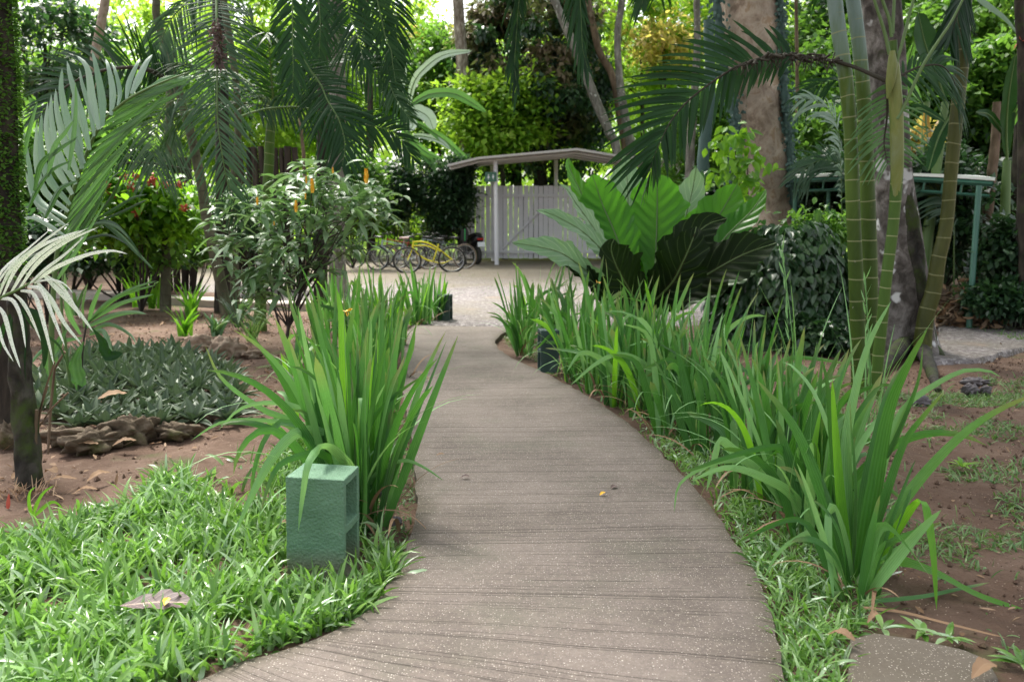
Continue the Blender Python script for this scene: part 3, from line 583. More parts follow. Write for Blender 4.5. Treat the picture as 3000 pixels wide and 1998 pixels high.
def crumbs(poly, N, label):
    q = scatter(poly, N); q = q[~on_path(q[:, 0], q[:, 1])]; M = len(q); s = .0025+.014*rng.random(M)**5
    o8 = np.array([[1,0,0],[0,1,0],[-1,0,0],[0,-1,0],[0,0,1.],[0,0,-1]]); V = o8[None]*s[:, None, None]*(.6+.8*rng.random((M, 6, 1)))+np.column_stack([q, ground_z(q[:, 0], q[:, 1])+s*.4])[:, None]
    t = np.array([[0,1,4],[1,2,4],[2,3,4],[3,0,4],[1,0,5],[2,1,5],[3,2,5],[0,3,5]]); mb = MB()
    mb.raw(V.reshape(-1, 3), None, (np.arange(M)[:, None, None]*6+t[None]).reshape(-1, 3)); o = mb.build('soil_crumbs', M_soil, smooth=False); o['kind'] = 'stuff'; tag(o, label, 'soil crumbs')
crumbs(left_soil, 14000, 'crumbs of red earth on the left bed'); crumbs(right_soil, 12000, 'crumbs of red earth on the right bed')
# ================================================================ rocks
def rock(name, label, px, py, wpx, hpx, mat, group=None, z=0., rz=0., dep=.8, sink=.25):
    g = G(px, py, z); s = S(g[1]); w, h = wpx*s, hpx*s
    n, k = 30, 44; th = np.linspace(0, pi, n); ph = np.linspace(0, 2*pi, k, endpoint=False); sd = rng.random()*50
    D = np.stack([np.sin(th)[:, None]*np.cos(ph), np.sin(th)[:, None]*np.sin(ph), np.cos(th)[:, None]+0*ph], -1)
    r = 1+.6*(vnoise(D[..., 0]*1.3+sd, D[..., 1]*1.3+D[..., 2]*1.5, 1.)-.5)+.7*(vnoise(D[..., 0]*3.2+sd, D[..., 1]*3+D[..., 2]*3.4, 1.)-.5)+.32*(vnoise(D[..., 0]*8+sd, D[..., 2]*8+D[..., 1]*6, 1.)-.5)
    r = np.where(D[..., 2:3].squeeze(-1) > .55, r*.93, r)
    V = D*r[..., None]*np.array([w/2, w/2*dep, h*.62]); c, s_ = cos(rz), sin(rz)
    V = np.stack([V[..., 0]*c-V[..., 1]*s_, V[..., 0]*s_+V[..., 1]*c, V[..., 2]+h*.62*(1-sink)-h*.12], -1)+np.array([g[0], g[1]+w*.3, z])
    mb = MB(); mb.grids(V, np.zeros(V.shape), wrap=True); o = mb.build(name, mat, loc=(g[0], g[1]+w*.3, z)); return tag(o, label, 'rock', group)
BR = 'rocks edging the dark rosette bed'
for a in [('low brown rock just right of the mossy palm trunk, left end of the rock edging', 170, 1312, 150, 60), ('long flat brown rock in the rosette bed edging left of the humped rock', 265, 1325, 170, 62),
          ('humped knobbly tan-brown rock at the middle of the rosette bed edging', 372, 1300, 140, 78), ('low crusty brown rock at the right end of the rosette bed edging', 490, 1290, 140, 50),
          ('pale brown rock left of the mossy palm trunk at the photo edge', 10, 1300, 90, 60)]:
    rock('edging_rock', a[0], a[1], a[2], a[3], a[4], M_rock, BR, dep=.6, rz=rng.normal(0, .3))
for a in [('tan jagged rock at the back of the red bed, left one of the pair', 590, 1032, 85, 50), ('tan split rock with a cleft below, right one of the pair on the red bed', 668, 1046, 95, 60),
          ('small tan rock chip beside the pair at the back of the red bed', 735, 1048, 50, 22)]:
    rock('tan_rock', a[0], a[1], a[2], a[3], a[4], M_rockl, 'tan rocks on the left red bed', dep=.7, rz=.4)
for a in [('grey oval river stone right of the near green block', 1135, 1462, 58, 40), ('small round stone near the path edge behind the near green block', 1158, 1538, 32, 22)]:
    rock('river_stone', a[0], a[1], a[2], a[3], a[4], M_stone, 'stones beside the path', dep=.65, rz=.3)
for a in [('flat grey stone with a pale top in the right soil', 2868, 1128, 70, 22), ('rounded mauve stone in the right soil, nearest of the trio', 2848, 1152, 40, 26), ('small dark stone beside the mauve stone in the right soil', 2892, 1152, 30, 22), ('mossy stone half hidden behind the big right clump', 2712, 1195, 50, 34)]:
    rock('soil_stone', a[0], a[1], a[2], a[3], a[4], M_stone, 'stones on the right soil', dep=.7)
# ================================================================ hollow green blocks
def block(label, cx, cy, w, d, h, rz, mat, t=.028, sink=.03, lean=0.):
    """concrete block on end; two cells open towards local +-X"""
    e = thing('concrete_block', label, 'block', (cx, cy, 0), 'green hollow blocks along the path'); e.rotation_euler = (0, lean, rz)
    import bmesh
    bm = bmesh.new(); y0, y1 = -d/2, d/2; zc = [-sink, -sink+.012+t, (h-sink)/2-t*.55, (h-sink)/2+t*.55, h-sink-t*1.05, h-sink]
    yc = [y0, y0+t, y1-t, y1]; nx = 7
    # front/back shells, three webs as bevelled boxes merged by overlap-free stacking
    def bx(x0, x1, a0, a1, b0, b1, bev):
        r = bmesh.ops.create_cube(bm, size=1.); bmesh.ops.scale(bm, vec=(x1-x0, a1-a0, b1-b0), verts=r['verts']); bmesh.ops.translate(bm, vec=((x0+x1)/2, (a0+a1)/2, (b0+b1)/2), verts=r['verts'])
        return r['verts']
    # profile with holes in the YZ plane, extruded along X
    def cell(y, z): return (y, z)
    grid = {}
    vs = {}
    ys_, zs_ = yc, zc
    for sx in (-w/2, w/2):
        for i, y in enumerate(ys_):
            for j, z in enumerate(zs_): vs[sx, i, j] = bm.verts.new((sx*(1-.0), y, z))
    hole = {(1, 1), (1, 3)}
    for i in range(3):
        for j in range(5):
            if (i, j) in hole:
                # inner walls of the cell
                for (a, b) in (((i, j), (i+1, j)), ((i+1, j), (i+1, j+1)), ((i+1, j+1), (i, j+1)), ((i, j+1), (i, j))):
                    bm.faces.new([vs[-w/2, a[0], a[1]], vs[-w/2, b[0], b[1]], vs[w/2, b[0], b[1]], vs[w/2, a[0], a[1]]][::-1])
                continue
            bm.faces.new([vs[-w/2, i, j], vs[-w/2, i, j+1], vs[-w/2, i+1, j+1], vs[-w/2, i+1, j]])
            bm.faces.new([vs[w/2, i, j], vs[w/2, i+1, j], vs[w/2, i+1, j+1], vs[w/2, i, j+1]])
    for i in range(3):
        bm.faces.new([vs[-w/2, i, 5], vs[w/2, i, 5], vs[w/2, i+1, 5], vs[-w/2, i+1, 5]][::-1][::-1]); bm.faces.new([vs[-w/2, i, 0], vs[-w/2, i+1, 0], vs[w/2, i+1, 0], vs[w/2, i, 0]])
    for j in range(5):
        bm.faces.new([vs[-w/2, 0, j], vs[w/2, 0, j], vs[w/2, 0, j+1], vs[-w/2, 0, j+1]]); bm.faces.new([vs[-w/2, 3, j], vs[-w/2, 3, j+1], vs[w/2, 3, j+1], vs[w/2, 3, j]])
    bmesh.ops.recalc_face_normals(bm, faces=bm.faces)
    ed = [x for x in bm.edges if len(x.link_faces) == 2 and x.calc_face_angle(0) > .5]
    bmesh.ops.bevel(bm, geom=ed, offset=.005, segments=3, affect='EDGES', profile=.6)
    bmesh.ops.triangulate(bm, faces=[f for f in bm.faces if len(f.verts) > 4])
    bmesh.ops.subdivide_edges(bm, edges=[x for x in bm.edges if x.calc_length() > .03], cuts=4, use_grid_fill=True)
    for v_ in bm.verts:
        v_.co += v_.normal*((vnoise(v_.co.x*40+v_.co.z*31, v_.co.y*40+v_.co.z*17, 1.)-.5)*.0028)
    me = bpy.data.meshes.new('shell'); bm.to_mesh(me); bm.free(); me.materials.append(mat)
    o = bpy.data.objects.new('shell', me); C.objects.link(o); o.parent = e
    for q in me.polygons: q.use_smooth = False
    return e
g = G(938, 1700); block('green painted hollow block standing on end in the bright grass, nearest of the three', g[0]-.002, g[1]+.085, .232, .20, .445, radians(-7), M_block, lean=0.02)
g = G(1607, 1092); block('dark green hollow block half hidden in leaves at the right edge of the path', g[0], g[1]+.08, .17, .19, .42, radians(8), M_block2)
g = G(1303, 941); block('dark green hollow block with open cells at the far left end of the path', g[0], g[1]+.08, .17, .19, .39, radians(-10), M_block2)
# ================================================================ strap-leaved (walking iris) clumps
def iris(label, px, py, n=26, H=.95, spread=.12, Wd=.035, hero=None, seedbr=0., xy=None, lean=.2, extra=0, group='strap-leaf clumps lining the path', fl=None, pale=.12, bright=.05, name='iris_clump'):
    g = G(px, py) if xy is None else np.array([*xy, 0.]); mb = MB(); e = thing(name, label, 'plant', (g[0], g[1], 0), group)
    th = rng.random(n)*2*pi; r = spread*np.sqrt(rng.random(n)); fan = rng.random()*pi
    b = np.column_stack([g[0]+np.cos(th)*r*1.1, g[1]+np.sin(th)*r*.8, np.full(n, -.01)])
    az = th+rng.normal(0, .5, n)
    ln = np.abs(rng.normal(lean, .11, n)); Ls = H*(.55+.5*rng.random(n))
    bd = np.where(rng.random(n) < .2, .6+1.1*rng.random(n), .05+.22*rng.random(n))
    mt = rng.random(n); kk = np.where(rng.random(n) < .16, .9+1.1*rng.random(n), 0.)
    cut = rng.random(n) < .22
    if px < 1300: toward = np.cos(az) > .2; bd = np.where(toward, bd*.35, bd); kk = np.where(toward, 0, kk); Ls = np.where(toward, Ls*.92, Ls)
    for m, s0 in ((0, mt > pale+bright), (1, mt < pale), (2, (mt >= pale) & (mt <= pale+bright))):
        for tp in (.5, .16):
            sel = s0 & (cut == (tp < .3)); M_ = int(sel.sum())
            if M_: blades(mb, b[sel], az[sel], Ls[sel]*(1 if tp > .3 else .85), Wd*(.55+.95*rng.random(M_)), ln[sel], bd[sel], rng.random(M_), n=16, k=5, fold=.1, twist=rng.normal(pi/2, .7, M_)*rng.choice([1, -1], M_), mat=m, pw=2.2, tipp=tp, kink=(.45+.4*rng.random(M_), kk[sel]))
    M_ = 3+n//7; blades(mb, np.column_stack([g[0]+rng.normal(0, spread*.7, M_), g[1]+rng.normal(0, spread*.6, M_), np.zeros(M_)]), rng.random(M_)*2*pi, H*(.2+.4*rng.random(M_)), Wd*.5, .3+.6*rng.random(M_), .9+1.2*rng.random(M_), rng.random(M_), n=10, k=3, mat=3, pw=1.2)
    if extra:
        az = rng.random(extra)*2*pi; blades(mb, np.column_stack([g[0]+rng.normal(0, spread*.6, extra), g[1]+rng.normal(0, spread*.6, extra), np.zeros(extra)]), az, H*(.5+.5*rng.random(extra)), Wd*.35, .3+.3*rng.random(extra), .9+1.1*rng.random(extra), rng.random(extra), n=12, k=3, mat=1, pw=1.4)
    for hh in (hero or []):
        pts, w, Y, m = hh[:4]; yw = hh[4] if len(hh) > 4 else rng.normal(0, .4)
        strap(mb, PL(pts, Y), w*S(np.mean(Y)), tint=rng.random(), n=22, yaw=yw, mat=m, k=7, basew=.45, fold=.08)
    mb.build('foliage', [M_iris, M_irisp, M_irisb, M_dead], e)
    for f_ in (fl or []):
        q = MB(); p = P(f_[0], f_[1], f_[2]); base = np.array([g[0], g[1], 0.]); q.tube(crom([base, (base+p)/2+[0, 0, .08], p], 10), .0025, k=5, mat=0)
        d = rdir(7, .4); leaves(q, np.repeat(p[None], 7, 0), d, rdir(7), .028, .016, .5, n=4, k=3, mat=1); q.build('flower', [M_gstem, M_flow], e)
    return e
# near right hero clump
Hr = [([(2510,1750),(2553,1497),(2601,1223),(2650,1090),(2718,962)], 62, [3.35,3.3,3.2], 0, .15), ([(2496,1745),(2467,1497),(2445,1223),(2438,1112)], 36, [3.35,3.3], 2, 0), ([(2500,1745),(2480,1350),(2500,1180),(2545,1010),(2612,880)], 42, [3.4,3.6], 1, .2),
      ([(2490,1745),(2470,1560),(2441,1319),(2424,1127),(2406,1045)], 30, [3.35,3.35], 0, -.2), ([(2525,1745),(2580,1600),(2640,1480),(2728,1367),(2824,1271),(2920,1205),(3040,1150)], 46, [3.35,3.2,3.0], 0, .1),
      ([(2515,1745),(2545,1600),(2588,1478),(2648,1303),(2706,1220),(2766,1147)], 44, [3.35,3.2], 0, .3), ([(2515,1740),(2560,1500),(2600,1320),(2648,1198),(2728,1134),(2824,1086),(2900,1088),(2935,1106)], 30, [3.4,3.5], 1, .1),
      ([(2495,1745),(2450,1560),(2400,1420),(2346,1287),(2300,1210),(2250,1150),(2215,1110)], 44, [3.35,3.4], 0, -.2), ([(2500,1735),(2468,1570),(2437,1485),(2427,1530),(2432,1640),(2443,1765)], 36, [3.35,3.2,3.1], 1, 0),
      ([(2520,1740),(2545,1660),(2620,1640),(2740,1678),(2870,1745),(3040,1800)], 42, [3.35,3.2,3.05], 2, 1.), ([(2525,1740),(2600,1600),(2670,1490),(2705,1470),(2722,1540),(2735,1640),(2744,1786)], 40, [3.35,3.1,3.0], 2, .1),
      ([(2515,1745),(2570,1400),(2620,1300),(2690,1120),(2704,1010)], 34, [3.4,3.45], 0, .5), ([(2500,1745),(2510,1450),(2495,1250),(2490,1170)], 40, [3.42,3.45], 0, .9), ([(2500,1750),(2530,1450),(2560,1300),(2600,1150),(2660,1050)], 30, [3.45,3.6], 0, -.4),
      ([(2490,1745),(2440,1620),(2380,1560),(2330,1580),(2280,1620),(2235,1700)], 22, [3.35,3.3], 1, .2), ([(2505,1745),(2560,1670),(2640,1600),(2710,1590)], 22, [3.3,3.2], 1, .1), ([(2500,1745),(2470,1420),(2400,1180),(2330,1080),(2290,1060)], 26, [3.4,3.6], 1, .3)]
iris('big strap-leaf clump nearest the camera on the right, leaves fanning over bare soil', 2505, 1742, n=12, H=.6, spread=.07, Wd=.034, hero=Hr, lean=.3, pale=.25)
# near left hero clump
Hl = [([(1052,1545),(1053,1400),(1043,1223),(1069,1032),(1078,955)], 44, [4.05,4.1], 0, .1), ([(1045,1545),(1021,1400),(985,1250),(957,1150),(938,1060)], 38, [4.0,4.0], 1, -.1), ([(1045,1545),(1021,1319),(980,1160),(941,1000),(905,850)], 34, [4.1,4.2], 0, -.3),
      ([(1040,1545),(1000,1380),(954,1287),(903,1128),(873,1045)], 34, [4.0,3.95], 0, -.2), ([(1060,1545),(1090,1380),(1139,1191),(1160,1030),(1182,915)], 30, [4.1,4.2], 0, .3), ([(1060,1545),(1070,1330),(1085,1239),(1149,1166),(1195,1130),(1240,1100)], 22, [4.05,3.95], 0, .2),
      ([(1060,1545),(1100,1360),(1129,1255),(1165,1128),(1206,1032),(1217,968)], 26, [4.05,4.0], 0, .4), ([(1060,1540),(1062,1300),(1056,1165),(1070,1250),(1086,1348)], 24, [4.0,3.85], 1, 0), ([(1060,1545),(1070,1330),(1082,1223),(1105,1170),(1131,1120)], 20, [3.95,3.9], 1, .2),
      ([(1058,1545),(1075,1430),(1126,1370),(1187,1349),(1244,1370),(1300,1408)], 17, [4.0,3.8], 1, .1), ([(1045,1540),(1030,1390),(999,1340),(967,1311),(935,1315),(903,1357),(888,1440),(874,1556)], 38, [3.9,3.65,3.27,3.24], 1, .05),
      ([(1040,1540),(1000,1350),(950,1275),(903,1262),(862,1271),(814,1319),(760,1405),(688,1560)], 44, [3.95,3.8,3.6], 1, .1), ([(1040,1540),(990,1380),(940,1330),(880,1335),(815,1365),(780,1440),(765,1500)], 30, [3.9,3.65,3.5], 0, .1),
      ([(1040,1545),(990,1340),(941,1271),(862,1175),(798,1064),(715,960)], 32, [4.1,4.1], 0, -.2), ([(1035,1545),(960,1360),(860,1240),(770,1200),(650,1110),(600,1010)], 26, [4.1,4.2], 0, -.3), ([(1050,1545),(1030,1300),(1010,1100),(1000,930),(985,840)], 46, [4.25,4.4], 2, .2),
      ([(1050,1545),(1040,1300),(1030,1100),(1022,1000),(1040,880)], 40, [4.2,4.2], 0, .5), ([(1045,1540),(1000,1300),(930,1120),(855,900),(840,830)], 30, [4.2,4.4], 0, -.2), ([(1060,1540),(1100,1250),(1120,1080),(1120,900),(1150,830)], 28, [4.2,4.4], 0, .3),
      ([(1040,1540),(960,1330),(880,1200),(780,1180),(700,1200),(640,1260)], 24, [4.1,4.0], 1, .2), ([(1040,1540),(950,1350),(850,1250),(740,1230),(640,1240),(560,1290)], 20, [4.1,4.0], 1, .2)]
iris('large dense strap-leaf clump right behind the near green block', 1050, 1540, n=46, H=1.08, spread=.13, Wd=.043, hero=Hl, lean=.17, extra=10, fl=[(1018, 912, 4.3)])
left_row = [('dense strap-leaf clump directly behind the large near-left clump', 1040, 1380, 34, 1.08, .14), ('arching strap-leaf clump sprawling left over the red soil behind the near block', 925, 1330, 18, .7, .14),
            ('strap-leaf clump beside the path level with the start of the cracked concrete', 1110, 1240, 26, 1.0, .14), ('tall strap-leaf clump left of the path with one broad blade topping the rest', 1010, 1190, 24, 1.12, .13), ('strap-leaf clump at the foot of the yellow-flowered shrub', 880, 1140, 12, .6, .12),
            ('strap-leaf clump along the left path edge below the bicycles', 1120, 1110, 38, .92, .17), ('strap-leaf clump in the left row before the path narrows', 1060, 1060, 30, .92, .17), ('short strap-leaf clump on the left verge near the gravel', 1150, 1020, 24, .75, .15), ('thin strap-leaf clump left of the far green block', 1228, 950, 26, .85, .14),
            ('strap-leaf clump touching the far green block', 1272, 940, 24, .75, .12), ('strap-leaf clump behind the left row under the bicycles', 1120, 960, 36, .9, .25), ('strap-leaf clump between the shrub stems and the bicycles', 1010, 980, 36, .95, .25)]
for a in left_row: iris(a[0], a[1], a[2], n=a[3], H=a[4], spread=a[5], Wd=.041, extra=6, lean=.14)
right_row = [(2400,1600,26,.72,.1),(2350,1545,30,.85,.12),(2275,1480,28,.8,.12),(2300,1400,28,.85,.14),(2205,1430,26,.78,.12),(2180,1320,32,.95,.14),(2080,1330,26,.78,.12),(2060,1270,32,.92,.14),(1980,1275,26,.8,.12),(1985,1215,34,.98,.14),(1890,1220,26,.85,.1),(1860,1180,30,.95,.12),(1805,1185,26,.85,.08),(1740,1150,26,.82,.09),(1800,1110,34,.95,.16),(1695,1115,28,.85,.12),(1690,1085,28,.88,.10),(1700,1050,34,.95,.18),(1535,1040,22,.75,.08),(1530,1000,26,.85,.1),(1620,1010,30,.9,.16),(1575,975,30,.95,.16),(1900,1120,30,.95,.16),(2030,1190,24,.95,.14)]
ordn = ['first','second','third','fourth','fifth','sixth','seventh','eighth','ninth','tenth','eleventh','twelfth','thirteenth','fourteenth','fifteenth','sixteenth','seventeenth','eighteenth','nineteenth','twentieth','twenty-first','twenty-second','twenty-third','twenty-fourth']
order = sorted(range(len(right_row)), key=lambda i: -right_row[i][1])
heroR = {0: [([(2400,1600),(2330,1460),(2240,1400),(2130,1370),(2020,1410)], 34, [3.75,3.6,3.5], 1, .1), ([(2395,1600),(2360,1400),(2300,1320),(2250,1310),(2130,1340),(2010,1380),(1985,1362)], 26, [3.8,3.7,3.6], 0, .1)],
         1: [([(2350,1545),(2250,1400),(2140,1310),(2110,1290),(2090,1360),(2070,1440)], 40, [4.0,3.9], 1, .1), ([(2350,1545),(2210,1370),(2130,1350),(2060,1370),(1990,1420),(1975,1500)], 20, [3.95,3.8], 1, .1)],
         9: [([(1985,1215),(1920,1100),(1860,1050),(1800,1040),(1740,1070),(1670,1130)], 22, [6.3,6.0], 1, .1)], 11: [([(1860,1180),(1800,1090),(1750,1045),(1700,1035),(1660,1090)], 22, [6.7,6.3], 1, .1)]}
for k_, i in enumerate(order):
    px, py, n, H, sp = right_row[i]
    iris('strap-leaf clump, %s from the near end of the row right of the path' % ordn[k_], px, py, n=int(n*.76), H=H*1.08, spread=sp, Wd=.043 if py > 1250 else .040, hero=heroR.get(i), extra=6, lean=.16, fl=[(1752, 828, 7.6)] if i == 18 else None)
# seed-grass stalks rising in front of the palm stems
for lab, px, py, top in (('tall thin grass stalks rising in front of the leftmost palm stems', 2540, 1300, [(2545,985),(2535,820)]), ('pale seeding grass stalks left of the near right clump', 2340, 1330, [(2330,1050),(2290,720)])):
    g = G(px, py); e = thing('tall_grass', lab, 'plant', (g[0], g[1], 0), 'tall grass tufts among the right row'); mb = MB(); M = 9
    blades(mb, np.repeat(g[None], M, 0)+rng.normal(0, .03, (M, 3))*[1, 1, 0], rng.random(M)*2*pi, .7+.5*rng.random(M), .012, .1+.15*rng.random(M), .2+.4*rng.random(M), rng.random(M), n=12, k=3)
    for t_ in top:
        p = P(*t_, g[1]); mb.tube(crom([g, (g+p)/2+[.02, 0, 0], p], 12), .003, k=4, mat=0); M = 14; b = g+(p-g)*np.linspace(.55, 1, M)[:, None]; leaves(mb, b, rdir(M)*.4+[0, 0, 1], rdir(M), .09, .012, .8, n=5)
    mb.build('foliage', [M_irisp], e)
# ================================================================ big fallen leaves and single bits
def fallen(name, label, px, py, L, Wd, ang, mat, z=.02, lift=.12, cat='fallen leaf', group='fallen leaves'):
    g = G(px, py, z); mb = MB(); d = np.array([cos(ang), sin(ang), 0]); a = g-d*L/2+[0, 0, lift*.1]; b = g+d*L/2+[0, 0, lift*.25]
    strapL = [a, g+[0, 0, lift*.35], b]
    broad(mb, strapL, Wd, side=np.array([-sin(ang), cos(ang), .15]), n=18, k=9, pleat=.002, ruffle=.08, fold=-.2, peak=.5, seed=rng.integers(9))
    return tag(mb.build(name, mat, loc=g), label, cat, group)
fallen('fallen_leaf', 'large mauve-brown dead leaf lying on the bright lawn grass', 458, 1775, .24, .11, radians(3), M_deadp, .10, .04)
fallen('fallen_petal', 'small orange leaf piece resting on the large mauve dead leaf', 487, 1764, .055, .022, radians(100), M_flow, .125, .02)
for lab, px, py, L, w, a in (('curled grey-brown leaf on the soil right of the mossy palm trunk', 290, 1408, .13, .05, .9), ('pale green-grey leaf lying at the foot of the mossy palm trunk', 178, 1420, .17, .035, .1), ('brown curled leaf beside the mossy palm trunk base', 150, 1395, .12, .05, -.6), ('dark leaf lying below the humped rock', 365, 1308, .14, .05, .5), ('long tan leaf lying below the flat edging rock', 240, 1315, .2, .06, .1), ('thin brown dead leaf on soil above the lawn', 250, 1452, .12, .03, .2),
                             ('red-brown leaf left of the near green block', 832, 1555, .07, .03, 0.), ('pinkish leaf on the soil beside the lower right slab', 2462, 1885, .1, .035, -.9), ('small pink leaf at the corner of the lower right slab', 2560, 1830, .06, .025, .4), ('orange-pink leaf on the right end of the lower right slab', 2880, 1985, .11, .05, .5)):
    fallen('fallen_leaf', lab, px, py, L, w, a, M_dead, .04 if 'slab' in lab else .025)
fallen('fallen_leaf', 'tan dead leaf resting on top of the dark rosette bed', 330, 1168, .19, .09, .7, M_dead, .2, .1)
fallen('yellow_leaf', 'yellow leaf lying on the gravel beside the rightmost palm stem', 2738, 944, .2, .09, 2.6, M_flow, .05, .1)
for lab, px, py, m, w in (('thin dark leaf scrap on the path left of the middle', 1290, 1334, M_dead, .018), ('curled pinkish leaf scrap on the path below the dark scrap', 1362, 1400, M_deadp, .03), ('tiny yellow petal on the right half of the path', 1765, 1449, M_flow, .018), ('pale dried splat on the right half of the path', 1797, 1427, M_deadp, .03)):
    fallen('path_scrap', lab, px, py, .05, w, .2 if 'dark' in lab else .9, m, TZ+.006, .03 if 'splat' not in lab else .01, 'leaf scrap', 'scraps on the path')
# dry reed strips on the soil
for lab, pts, w, m in (('long pale dry reed lying across the lower right soil', [(2530,1778),(2640,1790),(2760,1820),(2950,1868)], .014, M_dead), ('long dull green fallen strap lying across the lower right soil', [(2560,1758),(2700,1745),(2800,1725),(2900,1705)], .02, M_iris), ('short whitish dry strip beside the near right clump', [(2555,1700),(2600,1683),(2645,1672)], .014, M_spot)):
    mb = MB(); strap(mb, [G(*q, .03) for q in pts], w, face=(0, -.5, 1), n=14, k=3, fold=.2, tipp=.3, basew=.8); tag(mb.build('fallen_strap', m), lab, 'dry leaf', 'fallen strips on the right soil')
rng = np.random.default_rng(21)
# ================================================================ palms with stems drawn from the photo
def stemline(pts, Y): return PL(pts, Y)
def palm(label, pts, Y, wpx, mat, group=None, name='palm_tree', n=60, k=14, rough=.04, cap=True):
    """pts top -> base in photo pixels"""
    p = PL(pts, Y); p = np.vstack([p, [p[-1][0], p[-1][1], -.1]]) if p[-1][2] > -.05 else p
    q = crom(p[::-1], n); w = np.interp(np.linspace(0, 1, n), np.linspace(0, 1, len(wpx)), wpx[::-1]); Ym = q[:, 1]
    e = thing(name, label, 'palm', (q[0][0], q[0][1], 0), group); mb = MB(); mb.tube(q, w*.5*Ym/FPX, k=k, rough=rough, rf=2.)
    mb.build('trunk', mat, e); return e
def addfrond(e, pts, Y, Lf, mats, name='frond', **kw):
    mb = MB(); frond(mb, PL(pts, Y) if len(pts[0]) == 2 else np.asarray(pts), Lf, **kw); return mb.build(name, mats, e)
ST = 'ringed palm stems at the right'
# --- right cluster
s1 = palm('leftmost ringed palm stem of the right cluster, upper part waxy blue-white', [(2430,-260),(2437,-120),(2443,-20),(2458,100),(2480,250),(2492,400),(2499,600),(2507,800),(2514,1000),(2520,1145)], 7.2, [42,43,43,41,38,40,41,42,46,56], M_ps1, ST)
s2 = palm('second ringed palm stem, just right of the waxy leftmost stem, spotted with lichen low down', [(2478,-240),(2488,-100),(2499,0),(2516,130),(2531,300),(2540,500),(2546,700),(2550,900),(2552,1118)], 7.45, [40,40,40,40,40,43,43,45,58], M_ps1, ST)
s3 = palm('thin bright green ringed palm stem with yellow-green crownshaft, front of the right cluster', [(2617,120),(2618,223),(2627,351),(2629,478),(2620,628),(2609,723),(2598,803),(2588,899),(2578,997),(2560,1168)], 6.9, [22,28,36,36,32,32,32,32,34,44], M_ps3, ST)
s4 = palm('rightmost olive-green ringed palm stem leaning right, mossy at the foot', [(2862,-240),(2845,-100),(2827,0),(2821,159),(2808,287),(2789,478),(2772,659),(2750,755),(2735,851),(2712,930),(2698,1052)], 8.85, [36,37,37,37,38,38,36,40,44,48,62], M_ps4, ST)
# crownshaft sheaths and petioles of the thin stem
mb = MB(); mb.tube(PL([(2624,590),(2628,500),(2628,420),(2626,330),(2620,230),(2618,160)], 6.89), np.array([12,17.5,19,19,18,12])*S(6.9), k=12)
mb.tube(PL([(2600,290),(2609,240),(2615,190),(2614,150)], 6.84), np.array([3,13,14,8])*S(6.9), k=12); mb.build('crownshaft', M_psp, s3)
for pts in ([(2606,160),(2590,90),(2556,-20),(2530,-160)], [(2612,110),(2606,60),(2580,-20),(2560,-160)], [(2615,100),(2620,0),(2625,-120)], [(2622,200),(2645,120),(2665,40),(2690,-60),(2700,-200)], [(2628,350),(2655,300),(2700,200),(2750,120),(2790,60),(2850,-60)]):
    mb = MB(); mb.tube(crom(PL(pts, 6.85), 16), np.linspace(5.5, 3, 16)*S(6.9), k=8); mb.build('petiole', M_gstem, s3)
# the big dark frond arching left
addfrond(s3, [(2612,245),(2560,222),(2505,198),(2450,182),(2393,172),(2314,163),(2250,168),(2170,190),(2106,228),(2026,287),(1972,346),(1937,410),(1912,470),(1900,525)], [6.9,7.1,7.3,7.3,7.2,7.1,7.0], .66, [M_palm, M_rachd], N=46, side=(.2, .15, 1), ang=(62, 26), droop=.2, w=.040, lift=.05, r=.016, tint=.45, start=.33, tl=(1.05, .52), jit=.06)
mb = MB()      # dead fibre and debris hanging along the rachis
q = crom(PL([(2440,178),(2393,172),(2314,163),(2250,168),(2170,192)], 7.1), 60)
for i in range(60):
    a = q[i]+rng.normal(0, .012, 3); mb.tube([a, a+[rng.normal(0, .03), rng.normal(0, .03), -.03-.08*rng.random()]], .004, k=4, cap=False)
    mb.tube([a+[0, 0, .0], a+rng.normal(0, .03, 3)+[.03, 0, 0]], .012*rng.random()+.004, k=5)
mb.build('fibre', M_rachd, s3)
# smaller frond spreading right of the thin stem and the yellow striped one in front of the grey trunk
addfrond(s3, [(2600,250),(2640,222),(2700,195),(2760,195),(2795,240),(2810,300)], [7.6,8.0], .42, [M_palm, M_rachd], N=26, side=(0, .3, 1), ang=(60, 25), droop=.45, w=.03, tint=.6, tl=(.8, 1.), start=.15)
addfrond(s3, [(2598,240),(2600,300),(2597,360),(2590,420),(2600,480)], [7.0,7.2], .36, [M_palmb, M_rachd], N=20, side=(1, .2, 0), ang=(88, 60), droop=.3, w=.022, tint=.7, start=.05)
for s_, a in ((s1, 0), (s2, 1), (s4, 2)):
    for j in range(4):      # fronds above the frame, real crowns
        b = s_.children[0]; top = P([2430,2478,2866][a], -260, [7.2,7.45,8.85][a]); az = j*pi/2+a+.3; o = np.array([cos(az), sin(az), 0])
        pts = [top, top+o*.6+[0, 0, .9], top+o*1.5+[0, 0, 1.3], top+o*2.4+[0, 0, .9], top+o*2.9+[0, 0, .1]]
        mb = MB(); frond(mb, pts, .6, N=34, side=np.cross(o, [0, 0, 1.]), droop=.35, w=.035); mb.build('frond', [M_palm, M_gstem], s_)
addfrond(s4, [(2834,-60),(2815,10),(2800,60),(2786,110)], [8.8,8.6], .5, [M_palm, M_rachd], N=22, side=(1, .3, 0), ang=(30, 15), droop=.2, w=.035, tint=.2, start=.05)
